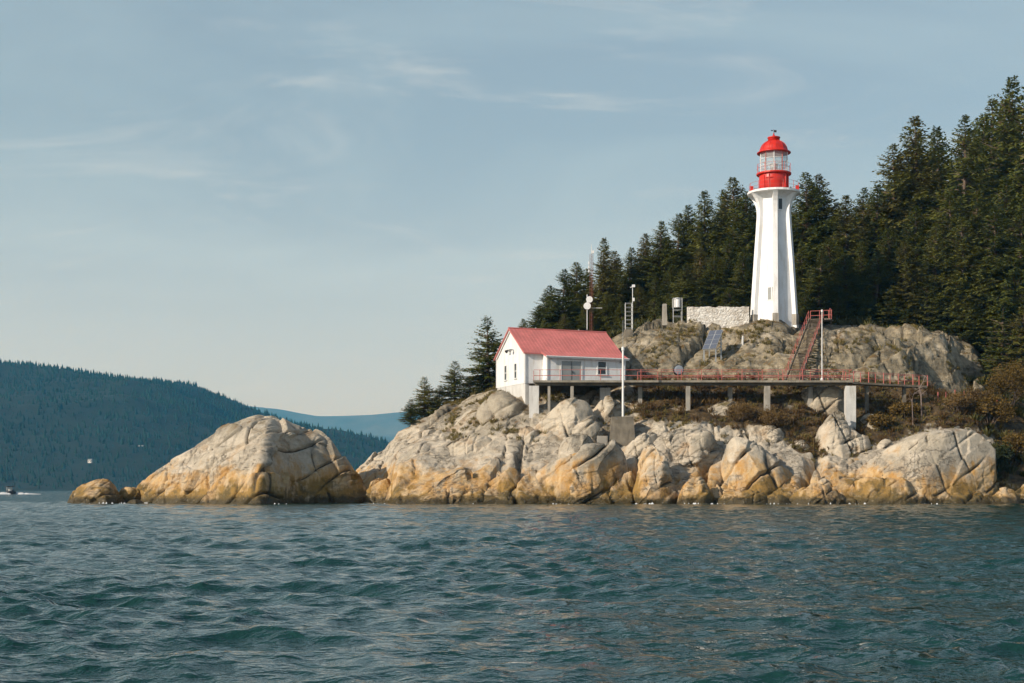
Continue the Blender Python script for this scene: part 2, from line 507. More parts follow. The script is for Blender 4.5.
ROCK = rock_material()
TERRAIN = terrain_material(ROCK)
WATER = water_material()
BARK = painted('bark', (0.12, 0.085, 0.06), 0.9, 0.3, 0.05)
FIR = leaf_material('fir_needles', (0.078, 0.097, 0.020), (0.205, 0.205, 0.048), trans=0.34)
SCRUB = leaf_material('heath_twigs', (0.085, 0.050, 0.020), (0.22, 0.145, 0.058), 0.8, 0.12, 0.25)
GRASS = leaf_material('dry_grass', (0.12, 0.10, 0.03), (0.30, 0.225, 0.08), 0.8, 0.2, 0.4)
SALAL = leaf_material('undergrowth_leaves', (0.03, 0.042, 0.014), (0.11, 0.10, 0.03), 0.6, 0.15, 0.5)
OCHRE = leaf_material('autumn_leaves', (0.085, 0.058, 0.016), (0.23, 0.145, 0.035), 0.7, 0.2, 0.5)
WHITE = painted('white_paint', (0.76, 0.76, 0.75), 0.55, 0.06, 0.004, dirt=(0.60, 0.57, 0.50))
TOWERW = painted('tower_white_paint', (0.80, 0.80, 0.79), 0.6, 0.06, 0.012, dirt=(0.62, 0.59, 0.53))
RED = painted('red_paint', (0.60, 0.028, 0.014), 0.4, 0.15, 0.0, dirt=(0.42, 0.02, 0.012))
RAILRED = painted('faded_rail_red', (0.48, 0.125, 0.10), 0.65, 0.2, 0.0, dirt=(0.33, 0.10, 0.075))
ROOFRED = painted('faded_red_roof', (0.60, 0.19, 0.17), 0.55, 0.16, 0.0, dirt=(0.46, 0.16, 0.14))
CONC = painted('concrete', (0.36, 0.33, 0.28), 0.9, 0.25, 0.03, dirt=(0.16, 0.14, 0.11))
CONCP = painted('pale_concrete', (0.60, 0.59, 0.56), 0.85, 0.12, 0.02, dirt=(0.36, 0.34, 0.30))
DECKC = painted('deck_concrete', (0.27, 0.24, 0.19), 0.9, 0.3, 0.02, dirt=(0.14, 0.12, 0.09))
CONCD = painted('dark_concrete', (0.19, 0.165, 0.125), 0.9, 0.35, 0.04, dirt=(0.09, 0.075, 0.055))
GREY = painted('grey_paint', (0.30, 0.31, 0.30), 0.6, 0.12)
STEEL = painted('galvanised_steel', (0.40, 0.41, 0.41), 0.45, 0.15, metal=0.4)
DARK = painted('dark_metal', (0.025, 0.027, 0.03), 0.5, 0.2)
WOOD = painted('weathered_wood', (0.20, 0.16, 0.12), 0.85, 0.3, 0.01, dirt=(0.11, 0.085, 0.06))
FOAM = painted('foam', (0.8, 0.82, 0.82), 0.9, 0.1, 0.03)


def glass_material(name, col, rough=0.08):
    m, nt, b = new_mat(name)
    b.inputs['Base Color'].default_value = (*col, 1)
    b.inputs['Roughness'].default_value = rough
    return m


PANE = glass_material('window_pane', (0.018, 0.026, 0.030))
CELL = glass_material('solar_cell', (0.10, 0.115, 0.15), 0.25)
LGLASS, _nt, _b = new_mat('lantern_glass')
_b.inputs['Base Color'].default_value = (0.85, 0.9, 0.9, 1)
_b.inputs['Roughness'].default_value = 0.02
_tr = N(_nt, 'ShaderNodeBsdfTransparent', {'Color': (0.88, 0.93, 0.93, 1)})
_ms = N(_nt, 'ShaderNodeMixShader', {0: 0.25, 1: _tr.outputs[0], 2: _b.outputs[0]})
_nt.links.new(_ms.outputs[0], _nt.nodes['Material Output'].inputs['Surface'])


def siding_material():
    m = WHITE.copy(); m.name = 'white_siding'
    nt = m.node_tree; b = nt.nodes['Principled BSDF']
    pos = N(nt, 'ShaderNodeNewGeometry').outputs['Position']
    z = N(nt, 'ShaderNodeSeparateXYZ', {0: pos}).outputs['Z']
    saw = mathn(nt, 'FRACT', mathn(nt, 'MULTIPLY', z, 6.0))
    bp = N(nt, 'ShaderNodeBump', {'Height': saw, 'Strength': 0.6, 'Distance': 0.025}, invert=True)
    nt.links.new(bp.outputs[0], b.inputs['Normal'])
    return m


def whitewashed_stone():
    m, nt, b = new_mat('whitewashed_stone')
    pos = N(nt, 'ShaderNodeNewGeometry').outputs['Position']
    wv = N(nt, 'ShaderNodeVectorMath', {0: pos, 1: N(nt, 'ShaderNodeVectorMath', {0: N(nt, 'ShaderNodeTexNoise', {'Vector': pos, 'Scale': 1.5, 'Detail': 3}).outputs['Color'], 'Scale': 0.35}, operation='SCALE').outputs[0]}, operation='ADD').outputs[0]
    v = N(nt, 'ShaderNodeTexVoronoi', {'Vector': mapped(nt, wv, (1.0, 1.0, 1.9)), 'Scale': 2.0})
    ve = N(nt, 'ShaderNodeTexVoronoi', {'Vector': mapped(nt, wv, (1.0, 1.0, 1.9)), 'Scale': 2.0}, feature='DISTANCE_TO_EDGE').outputs['Distance']
    wear = noise(nt, pos, 0.9, 7, 0.65)
    c = mix(nt, rng(nt, N(nt, 'ShaderNodeSeparateColor', {0: v.outputs['Color']}).outputs[0], 0.1, 0.9), (0.80, 0.77, 0.71), (0.66, 0.61, 0.54))
    c = mix(nt, rng(nt, wear, 0.5, 0.66, 0, 0.7), c, (0.40, 0.34, 0.27))
    c = mix(nt, rng(nt, ve, 0.05, 0.0, 0, 0.6), c, (0.38, 0.34, 0.27))
    nt.links.new(c, b.inputs['Base Color']); b.inputs['Roughness'].default_value = 0.9
    h = mathn(nt, 'ADD', rng(nt, ve, 0.0, 0.14), mathn(nt, 'MULTIPLY', noise(nt, pos, 6.0, 4), 0.4))
    bp = N(nt, 'ShaderNodeBump', {'Height': h, 'Strength': 0.8, 'Distance': 0.04})
    nt.links.new(bp.outputs[0], b.inputs['Normal'])
    return m


SIDING = siding_material()
STONEW = whitewashed_stone()

# ------------------------------------------------------------------ sea
def axis_pts(segs):
    """list of (start, end, step0, step1) -> nonuniform axis"""
    out = []
    for (a, b, s0, s1) in segs:
        n = max(2, int(round((b - a) / (0.5 * (s0 + s1)))))
        t = np.linspace(0, 1, n, endpoint=False)
        r = s1 / s0
        w = t if abs(r - 1) < 1e-3 else (np.power(r, t) - 1) / (r - 1)
        if abs(r - 1) > 1e-3:
            n2 = int(round((b - a) / ((s1 - s0) / math.log(r)))); n2 = max(2, n2)
            t = np.linspace(0, 1, n2, endpoint=False); w = (np.power(r, t) - 1) / (r - 1)
        out.append(a + (b - a) * w)
    out.append(np.array([segs[-1][1]]))
    return np.concatenate(out)


def grid_faces(nx, ny):
    i, j = np.meshgrid(np.arange(nx - 1), np.arange(ny - 1), indexing='ij')
    a = (i * ny + j).ravel()
    return np.stack([a, a + ny, a + ny + 1, a + 1], 1)


def build_sea():
    xr = axis_pts([(0, 5.5, 0.045, 0.045), (5.5, 56, 0.045, 0.42), (56, 150, 0.5, 6), (150, 12900, 8, 900)])
    xs = np.concatenate([-xr[:0:-1], xr])
    ys = axis_pts([(-45, 2, 5, 1.0), (2, 9, 0.5, 0.06), (9, 45, 0.035, 0.12), (45, 150, 0.14, 0.6), (150, 500, 0.8, 12), (500, 13900, 15, 600)])
    X, Y = np.meshgrid(xs, ys, indexing='ij')
    x, y = X.ravel(), Y.ravel()
    rs = np.random.RandomState(4)
    dxv = np.zeros_like(x); dyv = np.zeros_like(x); dz = np.zeros_like(x)
    # groups: swell, chop, ripples
    near = np.hypot(x, y)
    # wave groups come and go
    P2 = np.stack([x, y, np.zeros_like(x)], 1)
    env = 0.92 + 0.28 * fbm(P2, 6.0, 2, 71)
    for (n, l0, l1, slope, spread) in ((12, 2.6, 6.0, 0.008, 0.8), (40, 0.7, 2.2, 0.027, 0.9), (54, 0.2, 0.7, 0.034, 1.1)):
        for k in range(n):
            lam = l0 * (l1 / l0) ** rs.rand()
            th = radians(250) + rs.randn() * spread
            a = slope * lam / (2 * pi) * (0.6 + 0.8 * rs.rand()) * 1.15
            kx, ky = 2 * pi / lam * cos(th), 2 * pi / lam * sin(th)
            fade = np.clip(2.0 - near / (75.0 * lam ** 1.2), 0, 1)
            ph = kx * x + ky * y + rs.rand() * 2 * pi
            A = a * fade * env
            dz += A * np.cos(ph)
            q = 1.15
            dxv -= q * A * cos(th) * np.sin(ph)
            dyv -= q * A * sin(th) * np.sin(ph)
    V = np.stack([x + dxv, y + dyv, dz], 1)
    o = mesh_obj('water', V, grid_faces(len(xs), len(ys)), WATER, smooth=True)
    tag(o, 'choppy dark teal sea in front of the rocky headland', None, None, 'structure')


build_sea()

# ------------------------------------------------------------------ headland terrain
# columns of the headland: picture column -> profile of (distance, picture row) or (distance, None, height)
_sh = [(126, None, -4.0)]
COLS = {
    250: [(120, None, -4), (330, None, -4)],
    325: [(140, None, -4), (152, None, -2), (330, None, -4)],
    345: [(143, None, -3), (148, None, -0.5), (151, 492), (156, 484), (162, 490), (175, None, -2), (330, None, -4)],
    360: [(142, None, -2), (147, None, -0.2), (151, 484), (156, 467), (162, 470), (178, None, 0), (330, None, -4)],
    380: [(140, None, -2), (145, None, -0.2), (149, 480), (153, 462), (158, 451), (164, 452), (185, None, 2), (330, None, -4)],
    400: [(134, None, -2), (137.4, 503), (139, 488), (142, 474), (146, 462), (151, 449), (158, 436), (165, 433), (190, None, 5), (330, None, -4)],
    425: [(134, None, -2), (136.8, 503), (139.4, 486), (142.6, 467), (146, 449), (152, 435), (160, 421), (168, 419), (200, None, 8), (330, None, -4)],
    450: [(134, None, -2), (136.8, 503), (139.2, 486), (142.4, 466), (146, 449), (150, 434), (155, 419), (161, 410), (170, 407), (200, None, 11), (330, None, -4)],
    475: [(134, None, -2), (136.8, 503), (139.2, 486), (142.4, 466), (146, 446), (150, 426), (154, 412), (159, 402), (166, 399), (200, None, 14), (330, None, -4)],
    497: [(134, None, -2), (136.8, 503), (139.2, 486), (142.4, 464), (146, 442), (149, 424), (153, 404), (158, 394), (168, 390), (200, None, 16), (330, None, -4)],
    525: [(134, None, -2), (136.8, 503), (139.2, 486), (142.4, 463), (146, 438), (149, 416), (152, 404), (160, 393), (172, 382), (200, None, 18), (330, None, -4)],
    560: [(134, None, -2), (136.8, 503), (139.2, 486), (142.4, 461), (146, 433), (149, 411), (152, 400), (158, 390), (165, 378), (174, 360), (184, 352), (230, None, 22), (330, None, -4)],
    600: [(134, None, -2), (136.8, 503), (139.2, 486), (142.4, 461), (146, 435), (149, 412), (152, 400), (158, 389), (163, 374), (167, 354), (172, 343), (182, 340), (230, None, 24), (330, None, -4)],
    625: [(134, None, -2), (136.8, 503), (139.2, 486), (142.4, 462), (146, 440), (149, 415), (152, 398), (155, 386), (158, 375), (162, 354), (166, 338), (171, 332), (182, 334), (230, None, 25), (330, None, -4)],
    660: [(134, None, -2), (137.2, 503), (139, 480), (142, 455), (146, 430), (149, 412), (152, 396), (155, 385), (158, 373), (162, 350), (166, 328), (170, 320.5), (182, 323), (230, None, 27), (330, None, -4)],
    690: [(134, None, -2), (137.2, 503), (139, 480), (142, 456), (146, 430), (149, 412), (152, 397), (155, 385), (158, 372), (162, 349), (165, 332), (168, 325), (182, 323), (230, None, 27), (330, None, -4)],
    720: [(134, None, -2), (137.2, 503), (139, 482), (142, 460), (146, 434), (149, 414), (152, 398), (155, 385), (158, 371), (162, 350), (165, 334), (168, 325), (182, 323), (230, None, 27), (330, None, -4)],
    770: [(134, None, -2), (137.2, 503), (139, 486), (142, 468), (146, 444), (149, 422), (152, 402), (155, 387), (158, 370), (162, 344), (165, 323), (167.5, 317), (182, 321), (230, None, 28), (330, None, -4)],
    820: [(134, None, -2), (137.2, 503), (139, 488), (142, 472), (146, 450), (149, 428), (151, 410), (153, 392), (156, 374), (160, 352), (164, 333), (168, 323), (182, 325), (230, None, 28), (330, None, -4)],
    850: [(134, None, -2), (137.2, 503), (139, 489), (142, 474), (146, 452), (149, 434), (151, 418), (153, 400), (156, 376), (160, 350), (164, 334), (168, 327), (182, 330), (230, None, 28), (330, None, -4)],
    900: [(134, None, -2), (137.2, 503), (139, 490), (142, 476), (146, 452), (149, 434), (152, 418), (155, 405), (157, 388), (159, 362), (162, 343), (166, 331), (172, 330), (185, 335), (230, None, 28), (330, None, -4)],
    940: [(134, None, -2), (137.2, 503), (139, 492), (142, 480), (146, 456), (149, 438), (152, 419), (154, 401), (158, 394), (163.5, 385), (165, 352), (167, 338), (171, 331), (176, 331), (187, 336), (230, None, 28), (330, None, -4)],
    970: [(134, None, -2), (137.2, 503), (139, 494), (142, 484), (146, 462), (149, 444), (152, 423), (156, 404), (158, 399), (166, 391), (171.5, 382), (173, 352), (175.5, 342), (180, 341), (190, 345), (230, None, 28), (330, None, -4)],
    1000: [(135, None, -2), (138, 503), (140, 496), (143, 488), (147, 470), (152, 448), (156, 424), (159, 407), (161, 402), (171, 393), (179, 380), (183, 362), (192, 355), (230, None, 28), (330, None, -4)],
    1050: [(136, None, -2), (139, 503), (142, 492), (147, 474), (152, 456), (160, 425), (170, 390), (182, 365), (195, 355), (230, None, 28), (330, None, -4)],
    1300: [(136, None, -2), (139, 503), (142, 490), (147, 472), (152, 452), (160, 425), (170, 390), (182, 365), (195, 355), (230, None, 28), (330, None, -4)],
    2200: [(136, None, -2), (139, 503), (142, 490), (147, 472), (152, 452), (160, 425), (170, 390), (182, 365), (195, 355), (230, None, 28), (330, None, -4)],
}
_US = np.array(sorted(COLS))
_YS = np.concatenate([np.arange(120, 190, 0.5), np.arange(190, 331, 2.0)])
_TAB = []
for u in _US:
    pts = COLS[u]
    yy = [p[0] for p in pts]
    zz_ = [CAMZ + (HY - p[1]) * p[0] / F if p[1] is not None else p[2] for p in pts]
    _TAB.append(np.interp(_YS, yy, zz_))
_TAB = np.array(_TAB)
_k = np.exp(-np.linspace(-2, 2, 5) ** 2 / 2.0); _k /= _k.sum()
_TAB = np.array([np.convolve(np.pad(r, 2, mode='edge'), _k, mode='valid') for r in _TAB])


def H0(X, Y):
    """smooth ground height"""
    X = np.asarray(X, float); Y = np.asarray(Y, float)
    u = np.clip(CX + F * X / np.maximum(Y, 60), _US[0], _US[-1] - 1e-3)
    yi = np.interp(np.clip(Y, 120, 330), _YS, np.arange(len(_YS)))
    j = np.clip(np.floor(yi).astype(int), 0, len(_YS) - 2); fy = yi - j
    i = np.clip(np.searchsorted(_US, u, side='right') - 1, 0, len(_US) - 2)
    fx = (u - _US[i]) / (_US[i + 1] - _US[i])
    fx = fx * 0.45 + 0.55 * fx * fx * (3 - 2 * fx)
    return (_TAB[i, j] * (1 - fx) * (1 - fy) + _TAB[i + 1, j] * fx * (1 - fy) + _TAB[i, j + 1] * (1 - fx) * fy + _TAB[i + 1, j + 1] * fx * fy)


def uv_of(X, Y, Z):
    return CX + F * X / Y, HY - (Z - CAMZ) * F / Y


def soil_mask(X, Y):
    """1 where scrub and soil cover the rock"""
    z = H0(X, Y)
    u, v = uv_of(X, Y, z)
    P = np.stack([X, Y, z], -1)
    s = np.zeros_like(z)
    band = np.clip((u - 628) / 15, 0, 1) * np.clip((1010 - u) / 20, 0, 1)
    lo = np.interp(u, [628, 700, 760, 800, 850, 900, 960, 1010], [425, 428, 432, 460, 460, 440, 430, 450])
    band = band * np.clip((lo - v) / 8, 0, 1) * np.clip((v - 377) / 5, 0, 1) * (Y < 159)
    s = np.maximum(s, band)
    # pocket left of and below the house
    p2 = np.clip((u - 470) / 15, 0, 1) * np.clip((600 - u) / 15, 0, 1) * np.clip((v - 398) / 4, 0, 1) * np.clip((430 - v) / 8, 0, 1) * np.clip(0.45 + 1.5 * fbm(P, 3.0, 3, 66), 0, 1) * (Y < 153)
    s = np.maximum(s, p2)
    s = s * 0.75 + 0.25 * s * fbm(P, 2.5, 3, 900)
    forest = np.clip((Y - np.interp(u, [400, 500, 560, 640, 760, 900, 960, 1010], [166, 166, 170, 173, 173, 174, 182, 184])) / 3, 0, 1)
    right = np.clip((u - 985) / 20, 0, 1) * np.clip((Y - 143) / 3, 0, 1)
    return np.maximum(np.maximum(s, forest), right)


def ground(X, Y):
    """ground height with the fractured rock surface"""
    X = np.atleast_1d(np.asarray(X, float)); Y = np.atleast_1d(np.asarray(Y, float))
    z = H0(X, Y)
    P = np.stack([X, Y, z], 1)
    s = np.clip(soil_mask(X, Y), 0, 1)
    up = np.clip((z - 13.5) / 2, 0, 1) * np.clip((176 - Y) / 6, 0, 1)
    amp = (1 - 0.72 * s) * (1.0 - 0.15 * up)
    d = rockdisp(P, 1.15, 5)
    global GJOINT
    GJOINT = JOINT * (1 - s)
    d += fbm(P, 6.0, 3, 31) * 0.55
    d = d * (1 - 0.15 * up) + up * (blocks(P, 6.5, 0.8, 0.7, 77, aniso=(1.8, 1.0, 1.0), warp=0.2) + fbm(P, 6.0, 2, 37) * 0.6)
    u = CX + F * X / Y
    wob = fbm(P, 3.0, 2, 91) * 4
    for (ug, dg, wg) in ((516, 1.5, 2.2), (634, 2.8, 3), (704, 2.4, 3), (809, 2.6, 6)):
        d = d - dg * np.exp(-((u + wob - ug - (Y - 138) * 1.2) / wg) ** 2) * np.clip((147 - Y) / 4, 0, 1)
    return z + d * amp * np.clip((z + 3.5) / 2, 0, 1)


def gz(x, y):
    return float(ground([x], [y])[0])


def build_terrain():
    xs = axis_pts([(-36, -18, 1.0, 0.15), (-18, 57, 0.14, 0.14), (57, 150, 0.15, 4)])
    ys = axis_pts([(122, 134, 1.5, 0.12), (134, 174, 0.115, 0.125), (174, 200, 0.15, 1.0), (200, 330, 1.5, 5)])
    X, Y = np.meshgrid(xs, ys, indexing='ij')
    x, y = X.ravel(), Y.ravel()
    z = ground(x, y)
    P = np.stack([x, y, H0(x, y)], 1)
    s = np.clip(soil_mask(x, y), 0, 1)
    j = (1 - s) * np.clip((z + 3) / 2, 0, 1)
    x2 = x + fbm(P, 0.9, 3, 77) * 0.22 * j
    y2 = y + fbm(P, 0.9, 3, 88) * 0.22 * j
    jt = GJOINT.copy()
    o = mesh_obj('headland', np.stack([x2, y2, z], 1), grid_faces(len(xs), len(ys)), TERRAIN, smooth=True)
    a = o.data.attributes.new('soil', 'FLOAT', 'POINT')
    a.data.foreach_set('value', s.astype(np.float32))
    a = o.data.attributes.new('joint', 'FLOAT', 'POINT')
    a.data.foreach_set('value', jt.astype(np.float32))
    tag(o, 'rocky granite headland rising from the sea to the lighthouse', None, None, 'structure')


build_terrain()


# ------------------------------------------------------------------ free rocks and boulders
def boulder(name, label, top, Y, D, Dback=None, base=None, seed=1, amp=1.0, q=0.8, p=0.9, res=0.11, lean=0.0, cat='boulder', group=None, chisel=9, cmin=0.58):
    """rock with a measured crest line. top: crest points (col,row); Y: distance of the crest;
       D: list of (col, metres the foot stands in front of the crest)"""
    us = [t[0] for t in top]
    X0 = (us[0] - CX) / F * Y; X1 = (us[-1] - CX) / F * Y
    nx = int((X1 - X0) / res) + 2
    xs = np.linspace(X0, X1, nx)
    u = CX + F * xs / Y
    hz = np.interp(u, us, [CAMZ + (HY - t[1]) * Y / F for t in top])
    kk = max(1, int(0.35 / res))
    kern = np.ones(2 * kk + 1) / (2 * kk + 1)
    hz = np.convolve(np.pad(hz, kk, mode='edge'), kern, mode='valid')
    Df = np.interp(u, [d[0] for d in D], [d[1] for d in D])
    kd = max(1, int(0.6 / res)); kern2 = np.ones(2 * kd + 1) / (2 * kd + 1)
    Df = np.convolve(np.pad(Df, kd, mode='edge'), kern2, mode='valid')
    Db = Df if Dback is None else np.full_like(Df, Dback)
    zb = -1.6 if base is None else base
    edge = np.clip(np.minimum(np.arange(nx), np.arange(nx)[::-1]) / (0.12 * nx), 0, 1)
    edge = np.sqrt(edge * (2 - edge))
    zbv = np.full_like(hz, zb)
    arc = float(np.max(Df) * 1.2 + np.max(hz - zb) * 2)
    nt_ = max(16, int(arc / res))
    t = np.linspace(0, pi, nt_)
    ct, st = np.cos(t), np.sin(t)
    cp = np.sign(ct) * np.abs(ct) ** p
    sp = np.abs(st) ** q
    dep = np.where(ct[None, :] > 0, Df[:, None], Db[:, None]) * (0.15 + 0.85 * edge[:, None])
    Xg = np.repeat(xs[:, None], nt_, 1)
    Yg = Y - dep * cp[None, :]
    Zg = zbv[:, None] + np.maximum(hz - zbv, 0.05)[:, None] * sp[None, :]
    V = np.stack([Xg, Yg, Zg], 2)
    rsc = np.random.RandomState(seed * 7 + 1)
    C0 = np.array([xs.mean(), Y, 0.5 * (zb + hz.max())])
    for kq in range(chisel):
        nq = np.array([rsc.uniform(-1.0, 1.0), -rsc.uniform(0.2, 1.0), rsc.uniform(-0.1, 0.6)]); nq /= np.linalg.norm(nq)
        pr = (V - C0) @ nq
        lim = pr.max() * rsc.uniform(cmin, 0.86)
        V = V - np.maximum(pr - lim, 0)[:, :, None] * 0.98 * nq
    rat = (hz - zb) / np.maximum(V[:, :, 2].max(1) - zb, 0.15)      # the cut block keeps the measured crest
    rat = np.clip(np.convolve(np.pad(rat, kk, mode='edge'), kern, mode='valid'), 0.9, 2.2)
    V[:, :, 2] = zb + (V[:, :, 2] - zb) * rat[:, None]
    V[:, :, 0] = Xg * 0.6 + V[:, :, 0] * 0.4
    du = np.gradient(V, axis=0); dv = np.gradient(V, axis=1)
    nrm = np.cross(du, dv); nrm /= (np.linalg.norm(nrm, axis=2, keepdims=True) + 1e-9)
    if nrm[nx // 2, nt_ // 2, 2] < 0: nrm = -nrm
    P = V.reshape(-1, 3)
    d = rockdisp(P + np.array([7.7, 3.1, 0.0]) * seed, amp, seed)
    jt = JOINT.copy()
    d = d + fbm(P, 4.0, 2, seed + 5) * 0.08 * amp
    big = blocks(P + seed * 7.1, 5.0, 0.42 * amp, 0.0, seed + 900, warp=0.12)
    d = d + big
    d -= np.mean(d)
    fadeh = np.clip((hz - zb) / 1.5, 0.25, 1)[:, None]
    d = d.reshape(nx, nt_) * fadeh
    P = (V + nrm * d[:, :, None]).reshape(-1, 3)
    f = grid_faces(nx, nt_)[:, ::-1]
    loc = (float(xs.mean()), Y, max(zb, 0.0))
    o = mesh_obj(name, P, f, ROCK, smooth=True, loc=loc)
    a = o.data.attributes.new('joint', 'FLOAT', 'POINT')
    a.data.foreach_set('value', jt.astype(np.float32))
    return tag(o, label, cat, group)


# the rock islet left of the headland
boulder('sea_rock', 'large pale domed granite rock rising alone from the sea left of the headland',
        [(128, 503), (136, 486), (150, 474), (165, 465), (182, 455), (200, 445), (212, 436), (225, 426), (242, 419), (258, 414.5), (266, 416), (274, 415.5), (282, 420), (292, 425), (305, 429), (318, 434), (328, 444), (338, 456), (350, 468), (360, 477), (370, 488), (379, 503)],
        146, [(128, 1), (150, 3), (200, 6.0), (255, 10), (280, 12.5), (288, 10.0), (297, 6.0), (310, 4.0), (345, 2.6), (379, 1.0)], Dback=6, seed=3, amp=0.75, chisel=0, q=1.15, p=1.2, res=0.09, cat='rock')
boulder('sea_rock', 'low rounded tan rock in the water at the far left end of the islet',
        [(60, 503), (68, 496), (80, 486), (92, 480), (102, 477.5), (110, 480), (116, 486), (121, 494), (127, 503)],
        143, [(60, 0.6), (105, 3), (127, 0.8)], seed=8, amp=0.45, q=0.8, res=0.07, cat='rock')
boulder('sea_rock', 'small low dark rock wedged between the rounded rock and the large islet',
        [(112, 503), (117, 491), (124, 486.5), (131, 487), (138, 491), (146, 503)], 144.5, [(112, 0.6), (128, 2.2), (146, 0.6)], seed=9, amp=0.35, res=0.07, cat='rock')
boulder('sea_rock', 'flat wet rock barely breaking the surface beside the rounded rock',
        [(124, 505), (129, 500), (136, 499), (142, 501), (146, 505)], 139, [(124, 0.4), (135, 1.2), (146, 0.4)], seed=10, amp=0.2, res=0.06, cat='rock', base=-0.8)

